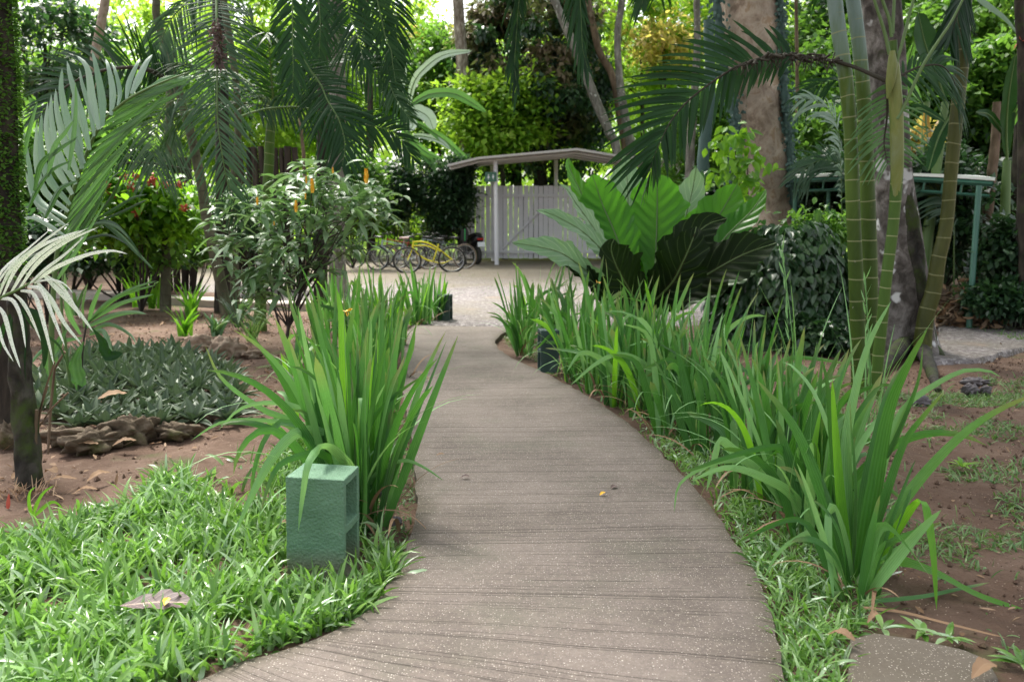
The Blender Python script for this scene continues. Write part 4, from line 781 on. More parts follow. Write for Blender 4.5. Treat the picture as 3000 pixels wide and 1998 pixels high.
# --- left palms
t7 = palm('slim grey-green palm trunk curving down to the left bed, right of the red-flowered shrub', [(455,-160),(458,0),(459,48),(486,143),(515,240),(560,400),(590,540),(603,628),(624,723),(648,835),(672,946)], 12.2, [22,22,22,24,24,26,28,30,32,34,42], M_brp, 'palm trunks in the left bed')
t8 = palm('straight narrow palm trunk just right of the curving one in the left bed', [(640,-200),(655,0),(690,230),(697,400),(680,600),(686,760),(690,905)], 12.8, [20,20,20,20,22,24,30], M_brp, 'palm trunks in the left bed')
t9 = palm('dark thick trunk behind the long hanging grey frond in the left bed', [(640,-200),(642,0),(650,300),(652,600),(655,895)], 13.5, [38,38,38,40,56], M_br4, 'palm trunks in the left bed')
t10 = palm('smooth bright green palm stem in front of the dark pole fence', [(803,270),(797,340),(791,400),(788,478),(785,520),(778,640),(768,800),(760,968)], 11.2, [10,26,28,28,28,30,34,48], M_ps3, 'palm trunks in the left bed')
t11 = palm('mottled grey palm trunk behind the hanging fronds left of the pale banana leaves', [(975,-200),(978,-20),(984,150),(990,300),(985,500),(990,870)], 16., [52,50,48,46,44,60], M_br3, 'palm trunks in the left bed')
# radiating crown of the green stem
top = P(801, 290, 11.2)
for az, el, L in ((3.1,.9,1.5),(2.6,.5,1.3),(3.6,.35,1.5),(.3,.6,1.5),(1.2,1.,1.6),(4.9,.9,1.2),(3.3,-.1,1.3),(2.9,1.3,1.5)):
    o = np.array([cos(az)*cos(el), sin(az)*cos(el), sin(el)])
    mb = MB(); frond(mb, [top-[0, 0, .1], top+o*L*.4, top+o*L*.75-[0, 0, .05], top+o*L-[0, 0, .35]], .5, N=26, side=np.cross(o, [0, 0, 1.])+[0, .01, 0], droop=.25, w=.03, tint=.6, start=.1); mb.build('frond', [M_palm, M_gstem], t10)
# hanging grey frond (hero) with debris
GF = dict(droop=.22, w=.019, lift=.05)
addfrond(t8, [(628,-120),(633,-20),(635,60),(636,140),(636,260),(638,360),(652,460),(672,560),(700,650)], [9.6,9.2,9.0,9.0,9.2], .50, [M_palmg, M_gstem], N=84, side=(1, .15, 0), ang=(86, 26), tint=.5, start=.04, r=.014, **GF)
mb = MB(); q = crom(PL([(634,66),(637,110),(640,150),(640,190)], 8.93), 60)
M_ = 150; ix = rng.integers(0, 60, M_); b = q[ix]+rng.normal(0, .5, (M_, 3))*[.055, .04, .03]; leaves(mb, b, rdir(M_), rdir(M_), .05+.05*rng.random(M_), .022, rng.random(M_), n=5, fold=.4, droop=.3)
tag(mb.build('dead_leaf_clump', M_deadp), 'clump of brown dead leaves caught on the long hanging grey frond', 'dead leaves')
addfrond(t8, [(640,-40),(560,0),(500,60),(470,130),(462,200)], [11,10.8], .42, [M_palmg, M_gstem], N=40, side=(.7, .5, .3), droop=.7, w=.026, ang=(70, 30), tint=.6)
addfrond(t7, [(560,380),(540,300),(500,300),(470,340),(455,420),(450,500)], [12,11.6], .6, [M_palmg, M_gstem], N=40, side=(.8, .5, .2), droop=.7, w=.02, ang=(70, 35), tint=.8)
# dark arching frond, top left
tdl = palm('palm behind the top left dark arching frond, trunk hidden in leaves', [(500,150),(498,300),(492,500),(485,880)], 13.6, [22,24,26,34], M_brp, 'palm trunks in the left bed')
addfrond(tdl, [(500,250),(462,217),(420,203),(383,198),(303,207),(239,230),(190,258),(150,300),(110,350)], [11,10,10,10], .82, [M_palm, M_rachd], N=56, side=(.1, .3, 1), ang=(72, 42), droop=.22, w=.034, tint=.25, start=.08, r=.03, tl=(1.0, .5))
addfrond(tdl, [(560,500),(480,485),(420,478),(360,480),(300,500)], [12,11.5], .42, [M_palm, M_rachd], N=40, side=(.1, .3, 1), ang=(70, 45), droop=.25, w=.022, tint=.3, tl=(1., .3), r=.02)
# dark fronds top centre, fed from a palm whose crown is above the frame
tc = palm('tall palm whose dark fronds hang across the top centre-left', [(985,-420),(960,-300),(948,-100),(945,200),(944,500),(938,930)], 13.2, [30,30,32,32,34,46], M_br4, 'palm trunks in the left bed')
DF = dict(droop=.28, lift=.06)
for pts, Y, L, N, ang, side, tint in (
    ([(848,-160),(855,-40),(857,60),(857,140),(859,200),(857,262)], [9.6,9.4], .34, 36, (58, 26), (1, .15, .0), .45),
    ([(985,-200),(1010,-40),(1024,41),(1040,90),(1053,125),(1066,190)], [10.5,10], .34, 34, (75, 30), (1, .2, .1), .3),
    ([(1060,-160),(1100,-20),(1129,108),(1146,150),(1150,185),(1158,235),(1166,292)], [10.8,10.4], .34, 44, (62, 24), (1, .2, .1), .7),
    ([(1075,-200),(1130,-60),(1155,40),(1165,130),(1160,200)], [11.2,10.8], .36, 36, (60, 20), (1, .1, .0), .2),
    ([(930,-60),(980,90),(1015,165),(1069,191),(1133,239),(1160,290),(1200,350)], [11,10.6,10.2], .38, 50, (70, 28), (.7, .2, .6), .75),
    ([(870,150),(909,207),(940,250),(957,290),(978,325),(992,350),(1008,400),(1010,440),(1003,485)], [9.8,9.5,9.4], .46, 54, (76, 30), (1, .15, .25), .35),
    ([(700,345),(740,330),(790,318),(862,314),(920,322),(960,336),(1010,352),(1080,368),(1142,383),(1175,410),(1212,470)], [10.2,10,10,10.2], .36, 66, (68, 35), (.1, .2, 1), .35),
    ([(1110,-200),(1040,-80),(1085,30),(1098,110),(1100,190)], [11.8,11.6], .36, 34, (62, 22), (1, .1, .1), .1),
    ([(900,-200),(925,-60),(938,60),(935,170)], [10.4,10.2], .36, 30, (60, 25), (1, .1, .1), .6)):
    addfrond(tc, pts, Y, L, [M_palm, M_gstem], N=N, side=side, ang=ang, tint=tint, w=.034 if N < 40 else .027, start=.12, **DF)
for st_, pts, Y, L, N, tint in ((s2, [(2478,-260),(2250,-480),(1980,-480),(1800,-330),(1715,-150),(1700,-30),(1703,64),(1707,143),(1722,200)], [7.45,7.4,7.4,7.4], .46, 90, .4), (s1, [(2440,-260),(2150,-560),(1850,-560),(1640,-400),(1540,-150),(1521,0),(1513,96),(1508,190),(1515,265)], [7.2,7.6,7.8,7.8], .40, 90, .2), (s1, [(2440,-260),(2250,-360),(2080,-330),(1960,-200),(1900,-60),(1880,15)], [7.2,7.3,7.4,7.4], .4, 50, .6)):
    addfrond(st_, pts, Y, L, [M_palm, M_gstem], N=N, side=(1, .4, .1), ang=(52, 16), tint=tint, w=.028, droop=.3, start=.1, tl=(.5, 1.))
# --- young silver-backed palm, left
y1 = thing('young_palm', 'young palm with tall grey-backed leaflets and a bright arching frond at the left', 'palm', G(150, 1235), 'young palms at the left')
Yy = 6.1
mb = MB(); q = crom(PL([(160,1230),(150,1000),(165,760),(190,640),(215,560),(236,497),(265,424),(290,375),(319,338),(370,295),(430,262),(500,232),(555,213)], [6.1,6.1,6.0,5.9,5.9]), 80)
mb.tube(q, np.linspace(.024, .005, 80), k=8, mat=2)
def handleaf(mb, rows, Y, w, mat, droop=0., yaw=0., wf=1.):
    for r in rows:
        pts = PL(r[:-1] if isinstance(r[-1], (int, float)) else r, Y); ww = r[-1] if isinstance(r[-1], (int, float)) else w
        strap(mb, pts, ww*wf*S(np.mean(Y)), tint=rng.random(), n=14, yaw=yaw+rng.normal(0, .25), mat=mat, k=5, basew=.35, fold=.14, tipp=.5)
handleaf(mb, [[(262,440),(232,320),(205,225),(196,178)],[(246,480),(205,380),(180,270),(182,200)],[(290,380),(270,300),(255,200),(222,162),24],[(300,370),(298,290),(282,200),(270,150),22],[(325,338),(330,270),(318,200),(309,172),18],[(345,310),(351,270),(338,210),(325,180),13],
              [(370,290),(378,240),(400,190),(410,172),16],[(385,275),(410,220),(430,180),(447,160),20],[(230,520),(190,420),(165,320),(163,260),24],[(222,540),(170,450),(150,350),(150,275),22],[(212,570),(160,480),(135,380),(140,300),24],[(205,600),(140,520),(118,430),(122,330),24],[(200,620),(130,560),(105,470),(108,360),20],
              [(195,640),(110,580),(85,480),(70,380),18],[(190,660),(120,610),(90,560),(75,500),16],[(240,495),(225,400),(215,330),(212,280),26],[(275,400),(262,320),(240,250),(232,200),20],[(188,690),(140,660),(100,640),(60,640),14]], [5.9,6.1], 24, 1, yaw=.2)
for i, tt in enumerate(np.linspace(.34, .97, 30)):
    b = q[int(tt*79)]; L = .80*(1-.35*abs(tt-.6)); p3 = P(548+rng.normal(0, 14)-(1-tt)*130, 212+(1-tt)*115+rng.normal(0, 10), 5.9+.25*rng.random()); tip = b+nrm(p3-b)*min(L, np.linalg.norm(p3-b)+.06); mid = (b+tip)/2+[.02, -.03, .05*rng.random()-.03]
    strap(mb, [b, mid, tip+[0, 0, -.03]], .028*(.7+.5*rng.random()), tint=rng.random(), n=12, yaw=.3, mat=0, k=5, basew=.4, fold=.16)
handleaf(mb, [[(200,500),(215,400),(222,310),(221,240),14],[(140,520),(160,430),(190,390),(218,350),16],[(100,560),(120,480),(170,440),(230,400),18],[(80,620),(105,560),(150,500),(210,470),16],[(130,640),(170,560),(200,540),(230,530),20],[(60,500),(75,420),(100,330),(110,300),16]], 5.7, 16, 0)
mb.build('frond', [M_palmb, M_palms, M_gstem], y1)
y2 = thing('young_palm', 'low young palm with dark spearing leaflets behind the spotted frond', 'palm', G(215, 1190), 'young palms at the left')
mb = MB(); q = crom(PL([(215,1185),(190,1000),(180,860),(205,740),(250,665),(285,635)], 6.6), 30); mb.tube(q, np.linspace(.016, .005, 30), k=7, mat=2)
handleaf(mb, [[(278,640),(320,590),(350,530),(370,500),14],[(272,640),(300,560),(330,520),(365,495),10],[(270,645),(290,560),(305,520),(312,490),9],[(262,645),(270,570),(280,520),(288,480),10],[(250,650),(235,600),(240,550),(250,510),14],[(280,645),(340,610),(390,580),(432,570),12],[(282,650),(350,625),(400,600),(434,584),10],
              [(285,640),(350,690),(400,740),(450,790),14],[(240,670),(190,650),(120,660),(60,690),12],[(225,690),(170,700),(90,740),(20,790),12],[(235,680),(290,655),(340,665),(380,700),12],[(285,645),(330,655),(370,690),(420,760),12],[(210,730),(260,700),(320,690),(380,720),10],[(205,740),(150,730),(80,760),(20,820),10]], [6.6,6.2], 12, 0)
mb.build('frond', [M_palm, M_palmg, M_gstem], y2)
y3 = thing('young_palm', 'small palm frond spreading right over the red bed below the spotted frond', 'palm', G(235, 1180), 'young palms at the left')
mb = MB(); q = crom(PL([(235,1175),(238,1080),(245,1000),(255,940)], 6.7), 16); mb.tube(q, np.linspace(.014, .006, 16), k=7, mat=2)
handleaf(mb, [[(250,955),(310,890),(390,845),(462,822),12],[(252,950),(330,880),(400,850),(460,835),12],[(255,945),(340,895),(400,875),(452,862),14],[(250,960),(330,925),(390,915),(430,920),16],[(245,960),(240,900),(250,850),(258,828),14],[(258,950),(270,900),(290,850),(300,830),14],[(235,980),(200,920),(190,850),(190,800),20],[(262,970),(320,950),(380,980),(400,1010),12],[(262,980),(300,970),(320,1010),(325,1050),16],[(240,990),(180,1000),(120,1030),(80,1080),14]], [6.7,6.4], 12, 0)
broad(mb, PL([(245,1000),(225,1060),(235,1120),(232,1148)], 6.5), 45*S(6.5), n=16, k=9, mat=0); broad(mb, PL([(270,960),(300,1000),(318,1040),(360,1035)], 6.4), 34*S(6.4), n=16, k=9, mat=1); broad(mb, PL([(200,960),(170,1010),(150,1060),(150,1110)], 6.4), 40*S(6.4), n=16, k=9, mat=0)
mb.build('frond', [M_palmb, M_palm, M_stem], y3)
# --- short mossy palm with the white-spotted frond, left foreground
sp = thing('palm_tree', 'short mossy palm trunk at the left foreground carrying the white-spotted fronds', 'palm', G(86, 1440))
p = PL([(86,1440),(80,1330),(70,1200),(60,1080),(55,960),(50,880),(40,830)], [4.55,4.6,4.6,4.6,4.5]); p[0][2] = -.1; q = crom(p, 60)
mb = MB(); mb.tube(q, np.interp(np.linspace(0, 1, 60), [0, .05, .2, .6, 1], [.085, .072, .064, .056, .04]), k=20, rough=.16, rf=9.); mb.build('trunk', M_br2, sp)
fr = crom(PL([(45,880),(0,905),(-40,895),(20,868),(96,825),(135,800),(165,790)], [4.5,4.4,4.3,4.2,4.15]), 50)
mb = MB(); rq = PL([(-60,930),(0,875),(50,850),(96,825),(130,806),(160,798)], 4.25); mb.tube(crom(rq, 24), np.linspace(.009, .003, 24), k=7, mat=1)
mb.tube(crom(np.vstack([q[-4], q[-1]+[0, 0, .03], PL([(-40,880),(-60,930)], 4.4)]), 20), .009, k=7, mat=1)
handleaf(mb, [[(-40,905),(0,800),(80,730),(150,670),12],[(-10,880),(30,790),(110,720),(205,650),15],[(5,872),(50,780),(120,720),(235,675),17],[(30,860),(80,780),(150,720),(260,668),17],[(55,848),(110,770),(190,710),(290,665),15],[(80,838),(130,790),(190,745),(250,690),13],[(100,830),(160,785),(260,745),(330,735),(375,745),15],
              [(-60,925),(-20,850),(20,790),(60,750),12],[(135,806),(180,840),(215,890),(235,935),12],[(128,808),(180,860),(230,915),(273,972),19],[(105,822),(150,880),(190,950),(240,1010),18],[(80,840),(120,850),(155,930),(190,1015),18],[(60,852),(98,862),(125,940),(158,1070),18],[(40,862),(60,880),(85,920),(120,1000),16],[(0,876),(35,880),(60,930),(75,1020),16],
              [(-20,890),(10,920),(35,1010),(60,1080),17],[(-40,905),(-10,950),(10,1010),(40,1060),14],[(95,828),(145,820),(185,830),(215,860),8]], [4.25,4.15], 16, 0, wf=.85)
mb.build('frond', [M_spot, M_gstem], sp)
mb = MB(); handleaf(mb, [[(50,890),(30,960),(50,1050),(62,1100),9],[(55,900),(75,960),(72,1060),(75,1120),8],[(60,900),(110,930),(130,1010),(128,1080),30],[(50,900),(10,960),(-10,1060),(-20,1150),14],[(55,895),(100,960),(170,1010),(200,1080),10]], 4.55, 14, 0)
for b_, t_ in (((110,1260),(160,1060)),((105,1300),(140,1130)),((115,1250),(200,1150))):
    mb.tube(crom(PL([b_, ((b_[0]+t_[0])/2-8, (b_[1]+t_[1])/2), t_], 4.7), 10), .005, k=5, mat=1)
mb.build('dead_sheath', [M_palm, M_twig], sp)
mb = MB(); mb.tube(PL([(140,1330),(150,1180),(160,1080),(190,1030)], 4.9), .007, k=6); g = PL([(108,1440),(112,1370),(104,1300),(108,1200)], 4.58); mb.tube(crom(g, 12), .009, k=6); tag(mb.build('woody_stem', M_br5, loc=G(140,1330)), 'thin reddish woody stems leaning beside the mossy palm trunk', 'stem')
mb = MB(); b0 = G(60, 1452); M_ = 90; b = b0+rng.normal(0, .09, (M_, 3))*[1.3, .8, .0]+[0, 0, .01]; blades(mb, b, rng.random(M_)*6.3, .09*(.5+rng.random(M_)), .006, .9, .5, rng.random(M_)); tag(mb.build('dead_tuft', M_dead), 'dry brown tuft around the foot of the mossy palm trunk', 'dry grass')
for lab, px, py, top in (('red pointed shoot left of the mossy palm trunk', 22, 1240, (14, 1190)), ('small red shoot at the foot of the mossy palm trunk', 22, 1470, (26, 1445))):
    mb = MB(); g = G(px, py+20); strap(mb, [g, (g+P(*top, g[1]))/2, P(*top, g[1])], .022, n=8); tag(mb.build('red_shoot', M_redf, loc=g), lab, 'plant')
# small bright weeds near the lawn corner
for lab, px, py, ls in (('pair of bright upright weed leaves at the left edge of the lawn', 92, 1510, [[(92,1510),(84,1470),(88,1440),(105,1425)],[(95,1510),(110,1470),(130,1440),(158,1422)],[(100,1512),(135,1480),(160,1470),(190,1495)]]), ('bright small weed in front of the near green block', 932, 1700, [[(905,1710),(905,1670),(912,1650)],[(935,1712),(930,1670),(915,1655)],[(960,1712),(985,1690),(1010,1680)]])):
    mb = MB(); g = G(px, py)
    for l in ls: strap(mb, PL(l, g[1]), 12*S(g[1]), n=10, tint=.8)
    e = thing('weed', lab, 'plant', g); mb.build('foliage', M_irisb, e)
# lime weeds on the right soil
for lab, px, py in (('lime green weed with broad pointed leaves at the right of the big clump', 2818, 1375), ('small weed rosette on soil at the bottom right corner', 2990, 1960), ('short weed between the lower right slab and the soil', 2585, 1855), ('short grass sprig on the back edge of the lower right slab', 2705, 1870), ('seedling sprig beside the pale reed on the right soil', 2775, 1885)):
    g = G(px, py); e = thing('weed', lab, 'plant', g, 'weeds on the right soil'); mb = MB(); M_ = 10; az = rng.random(M_)*6.3; d = np.stack([np.cos(az), np.sin(az), .3+.5*rng.random(M_)], -1)
    leaves(mb, np.repeat(g[None], M_, 0)+[0, 0, .015], d, np.tile([0, 0, 1.], (M_, 1)), .07+.06*rng.random(M_), .022, rng.random(M_), n=6, k=3, droop=.3); mb.build('foliage', M_red if 'lime' in lab else M_grass, e)
# ================================================================ rosette bed (individual plants)
def rosette_mesh(s):
    mb = MB(); M_ = 12; az = np.arange(M_)*2.4+s; el = .4+.8*np.linspace(0, 1, M_); d = np.stack([np.cos(az)*np.cos(el), np.sin(az)*np.cos(el), np.sin(el)], -1)
    leaves(mb, d*[.015, .015, 0]+[0, 0, .02], d, np.tile([0, 0, 1.], (M_, 1))-d*.3, .21+.05*rng.random(M_), .062, rng.random(M_), n=8, k=5, droop=.25, fold=.3, peak=.35); return mb
protos = [rosette_mesh(i).build('rosette_plant', M_rhoeo).data for i in range(4)]
for o in [o for o in C.objects if o.name.startswith('rosette_plant')]: bpy.data.objects.remove(o)
bedpoly = g2((120,1240),(100,1150),(200,1090),(300,1060),(500,1062),(640,1100),(700,1170),(690,1245),(560,1262),(420,1275),(250,1278))
pts = []
for q_ in scatter(bedpoly, 6000):
    if all(np.hypot(*(q_-o_)) > .165 for o_ in pts): pts.append(q_)
for i, q_ in enumerate(pts):
    o = bpy.data.objects.new('rosette_plant', protos[i % 4]); C.objects.link(o); hgt = .9+.5*min(1, max(0, (q_[1]-6.0)/1.2)); o.location = (q_[0], q_[1], rng.random()*.03); o.scale = (1, 1, hgt); o.rotation_euler = (rng.normal(0, .15), rng.normal(0, .15), rng.random()*6.3)
    tag(o, 'dark grey-green pointed-leaf rosette massed in the low bed edged with rocks at left', 'plant', 'rosette plants in the rock-edged bed')
# ================================================================ giant anthurium
an = thing('giant_anthurium', 'giant bird-nest anthurium with huge pleated leaves right of the path', 'plant', G(1880, 1010, 0))
Ya = an.location[1]
mb = MB(); base = np.array([*an.location]); mb.tube(crom([base-[0, 0, .1], base+[0, 0, .2], base+[.0, 0, .42]], 14), [.16, .15, .15, .15, .14, .14, .14, .14, .15, .15, .16, .16, .14, .1], k=16, rough=.2, rf=8.); mb.build('stem', M_rachd, an)
# (points base->tip in px, depth offsets, width px, material index, side-yaw, tint)
AL = [([(1895,930),(1915,840),(1921,740),(1925,620),(1925,510)], (0,.0,.25,.45,.6), 172, 0, 0., .9, .66), ([(1880,930),(1840,790),(1800,680),(1765,600),(1745,540),(1735,512)], (0,.1,.3,.4,.4), 150, 0, .2, .7, .62),
      ([(1870,920),(1790,760),(1740,640),(1700,560),(1670,495),(1665,462)], (0,.2,.4,.6,.7), 92, 0, .7, .4, .6), ([(1885,920),(1850,760),(1842,640),(1838,540),(1832,455)], (.1,.4,.7,.9,1.), 135, 1, 0, .5, .6),
      ([(1905,920),(1975,760),(2008,640),(2028,560),(2040,490)], (.1,.4,.6,.8,.8), 118, 1, 0, .6, .6), ([(1905,925),(1990,790),(2070,690),(2120,610),(2160,540)], (0,.15,.3,.4,.5), 150, 0, -.3, .8, .62),
      ([(1900,935),(1960,800),(2010,720),(2070,660),(2130,640)], (0,-.25,-.35,-.4,-.4), 130, 2, -.5, .3, .5), ([(1900,925),(2040,800),(2130,690),(2200,620),(2245,555)], (0,.0,.1,.2,.3), 92, 0, -.6, .5, .6),
      ([(1905,940),(1985,860),(2080,800),(2180,745),(2275,712)], (0,-.2,-.3,-.4,-.5), 150, 2, -.7, .6, .55), ([(1905,935),(1960,840),(2000,770),(2030,700),(2040,665)], (0,-.35,-.5,-.55,-.5), 150, 2, -.2, .1, .5),
      ([(1880,940),(1850,860),(1810,790),(1790,730),(1800,700)], (0,-.35,-.55,-.6,-.6), 150, 2, .3, .4, .5), ([(1870,930),(1780,740),(1740,670),(1690,600),(1660,555),(1638,540)], (0,-.1,-.15,-.2,-.2), 58, 1, .9, .8, .6),
      ([(1870,935),(1790,770),(1720,690),(1660,650),(1600,622),(1570,618)], (0,-.3,-.45,-.5,-.5), 66, 1, .9, .3, .6), ([(1875,950),(1780,850),(1700,780),(1640,740),(1570,722),(1500,712)], (0,-.4,-.6,-.8,-.9), 80, 1, .9, .2, .6),
      ([(1870,950),(1790,880),(1740,830),(1690,790),(1650,775)], (0,-.3,-.5,-.5,-.5), 80, 2, .7, .4, .5), ([(1905,945),(2000,890),(2110,830),(2200,785),(2270,765)], (0,-.1,-.2,-.2,-.2), 70, 1, -.8, .9, .6),
      ([(1885,920),(1870,800),(1860,720),(1880,640),(1890,600)], (.1,.2,.4,.5,.6), 120, 0, .1, .2, .6), ([(1895,930),(1960,830),(1990,740),(2060,640),(2075,600)], (.1,.2,.3,.4,.5), 110, 0, -.2, .6, .6)]
for i, (pts_, dy, w, m, yaw, ti, pk) in enumerate(AL):
    p = np.array([P(a, b, Ya+d-.05) for (a, b), d in zip(pts_, np.interp(np.linspace(0, 1, len(pts_)), np.linspace(0, 1, len(dy)), dy))])
    p[0] = base+[rng.normal(0, .03), rng.normal(0, .03), .32]
    mb = MB(); broad(mb, p, w*S(Ya), face=(sin(yaw), -cos(yaw), .35), tint=ti, n=60, k=17, pleat=.014, nple=13, ruffle=[.09, .15, .13][m], fold=.16, peak=pk, mat=0, seed=i, tipp=.85)
    mb.tube(crom(p, 20), np.linspace(.016, .004, 20), k=6, mat=1); mb.build('leaf', [[M_anth, M_anthp, M_anthd][m], M_gstem], an)
# ================================================================ shrubs
def stems(mb, base, tips, r, mat=0, mid=.5, jit=.15, k=6):
    for t_ in tips:
        m = base*(1-mid)+t_*mid+rng.normal(0, jit, 3)*np.array([1, 1, .3]); mb.tube(crom([base, m, t_], 10), np.linspace(r, r*.35, 10), k=k, mat=mat, cap=False)
g = G(843, 1035); lo = thing('flowering_shrub', 'shrub with lance-shaped green leaves and upright yellow flower spikes left of the bicycles', 'shrub', g)
Yl = g[1]
tips_px = [(640,640),(700,600),(720,560),(760,610),(800,560),(830,640),(868,610),(897,560),(915,580),(940,640),(960,560),(1000,560),(1040,600),(1073,555),(1100,600),(880,520),(960,520),(840,520),(1020,530),(760,700),(860,720),(700,690),(1060,650),(980,640),(920,700),(800,780),(740,820),(1000,700),(690,760),(880,800),(920,500),(1110,560),(780,850),(720,900),(760,780),(820,700),(900,660),(960,700),(1040,720),(850,760),(940,780),(660,700),(1080,600),(740,640)]
tp = np.array([P(a, b, Yl+rng.normal(0, .4)) for a, b in tips_px])
mb = MB(); fork = [P(845, 960, Yl), P(880, 860, Yl), P(900, 790, Yl+.05), P(915, 720, Yl)]; mb.tube(crom([g-[0, 0, .05]]+fork[:3], 16), np.linspace(.022, .014, 16), k=8)
mb.tube(crom([fork[0], P(940, 800, Yl-.05), P(975, 740, Yl)], 10), np.linspace(.014, .009, 10), k=6); mb.tube(crom([g, P(800, 880, Yl+.1), P(790, 760, Yl+.1)], 10), np.linspace(.014, .009, 10), k=6)
for t_ in tp:
    b_ = fork[rng.integers(0, 4)]; stems(mb, b_, [t_], .009, jit=.05)
mb.build('stem', M_stem, lo)
mb = MB()
for t_ in tp:
    M_ = 23; b = t_+rng.normal(0, 1, (M_, 3))*[.09, .09, .06]-[0, 0, .03]; az = rng.random(M_)*6.3; d = np.stack([np.cos(az), np.sin(az), .1+.4*rng.normal(size=M_)], -1)
    leaves(mb, b, d, rdir(M_)*.35+[0, 0, 1], .17+.09*rng.random(M_), .066, np.clip(rng.normal(.6, .28, M_), 0, 1), n=6, k=3, droop=.35, fold=.2, peak=.42)
mb.build('foliage', M_shrub, lo)
def spike(parent, px, py, Y, h, label=None):
    mb = MB(); p = P(px, py, Y); hh = h*S(Y); q = np.array([p-[0, 0, hh*.5], p+[0, 0, hh*.5]]); mb.tube(crom(q, 6), [hh*.12]*5+[hh*.04], k=8)
    M_ = 44; t = rng.random(M_); az = rng.random(M_)*6.3; b = p+np.stack([np.cos(az)*hh*.06, np.sin(az)*hh*.06, (t-.5)*hh], -1); leaves(mb, b, np.stack([np.cos(az)*.55, np.sin(az)*.55, np.ones(M_)], -1), np.stack([-np.cos(az), -np.sin(az), .3+0*az], -1), hh*.30*(1.2-t*.7), hh*.15, .5, n=4, k=3); return mb.build('flower_spike', M_flow, parent)
for a, b, h in ((1073,517,34),(915,546,32),(897,528,16),(895,576,14),(867,606,26),(754,590,18),(1018,600,0),(975,500,14),(803,655,9)):
    if h: spike(lo, a, b, Yl-.8, h*1.2)
# red-flowered shrub
def shrub(name, label, px, py, Y, cpx, rpx, K, n, cl, L, W, mat, group=None, nst=7, zmin=None, flowers=None, cheap=True, hang=.2, gz=True, stm=None, shell=.35, tsp=.25, flat=.5):
    g = np.array([P(px, 700, Y)[0], Y, 0.]); e = thing(name, label, 'shrub', g, group); c = P(*cpx, Y); r = np.array([rpx[0]*S(Y), rpx[0]*S(Y)*.7 if len(rpx) < 3 else rpx[2], rpx[1]*S(Y)])
    mb = MB(); cc = crown(mb, c, r, K=K, n=n, cl=cl, L=L, W=W, cheap=cheap, hang=hang, shell=shell, tsp=tsp, flat=flat); mb.build('foliage', mat, e)
    m2 = MB(); stems(m2, g-[0, 0, .05], [cc[i] for i in rng.integers(0, len(cc), nst)], max(.012, r[0]*.02)); m2.build('stem', stm or M_stem, e); return e
rd = shrub('flowering_shrub', 'lime-leaved shrub dotted with red blooms behind the left bed', 400, 850, 13.6, (400,600), (175,115), 60, 60, .30, .13, .085, M_red, cheap=False)
m2 = MB(); crown(m2, P(400, 690, 13.9), [1.1, .5, .5], K=30, n=80, cl=.3, L=.1, W=.06, cheap=False); m2.build('lower_foliage', M_for2, rd)
for px, py in ((447,525),(455,540),(440,535),(385,545),(398,515),(485,540),(310,545),(240,560),(228,585),(255,560),(402,622),(540,610),(365,520),(330,575),(528,540),(300,560)):
    mb = MB(); p = P(px, py, 12.9); M_ = 30; leaves(mb, p+rng.normal(0, .022, (M_, 3)), rdir(M_), rdir(M_), .05, .03, .5, n=4); mb.build('bloom', M_redf, rd)
# heart-leaf mound right of the anthurium
hm = thing('creeper_mound', 'rounded mound of dark heart-shaped leaves between the anthurium and the palm stems', 'shrub', (*P(2290, 1040, 9.6)[:2], 0))
mb = MB(); N_ = 5200; d = rdir(N_, .25); c0 = P(2290, 960, 9.9); r0 = np.array([.82, .62, 1.12]); lump = 1+.28*(vnoise(d[:, 0]*2+5, d[:, 2]*2+d[:, 1], 1.4)-.5)
b = c0+d*r0*(lump*(.84+.2*rng.random(N_)))[:, None]; b[:, 2] = np.maximum(b[:, 2], .03); dn = nrm(d*[1, 1, .5]); leaves(mb, b, nrm(rdir(N_)*.5+[0, 0, -.8]+dn*.25), dn+rdir(N_)*.38+[0, 0, .35], .115*(.6+.7*rng.random(N_)), .085*(.6+.7*rng.random(N_)), rng.random(N_), n=6, k=5, fold=.2, peak=.36, flat=.8, droop=.15); mb.build('foliage', M_heart, hm)
mb = MB()      # loose woody core so the mound is not hollow
for i in range(40): a = c0*[1, 1, 0]+[rng.normal(0, .15), rng.normal(0, .12), 0]; mb.tube(crom([a, a+[rng.normal(0, .2), rng.normal(0, .15), .6], c0+rdir(1)[0]*r0*.75], 8), .008, k=4, cap=False)
mb.build('stem', M_stem, hm)
shrub('creeper_mound', 'low dark leafy skirt at the right foot of the heart-leaf mound', 2420, 1040, 9.2, (2400,985), (70,60), 24, 70, .14, .085, .06, M_heart, cheap=False, nst=5)
sh2 = shrub('small_shrub', 'bushy green shrub tips above the heart-leaf mound by the big trunk', 2400, 1000, 10.4, (2400,680), (75,60), 22, 40, .18, .12, .05, M_for2, cheap=False, nst=6)
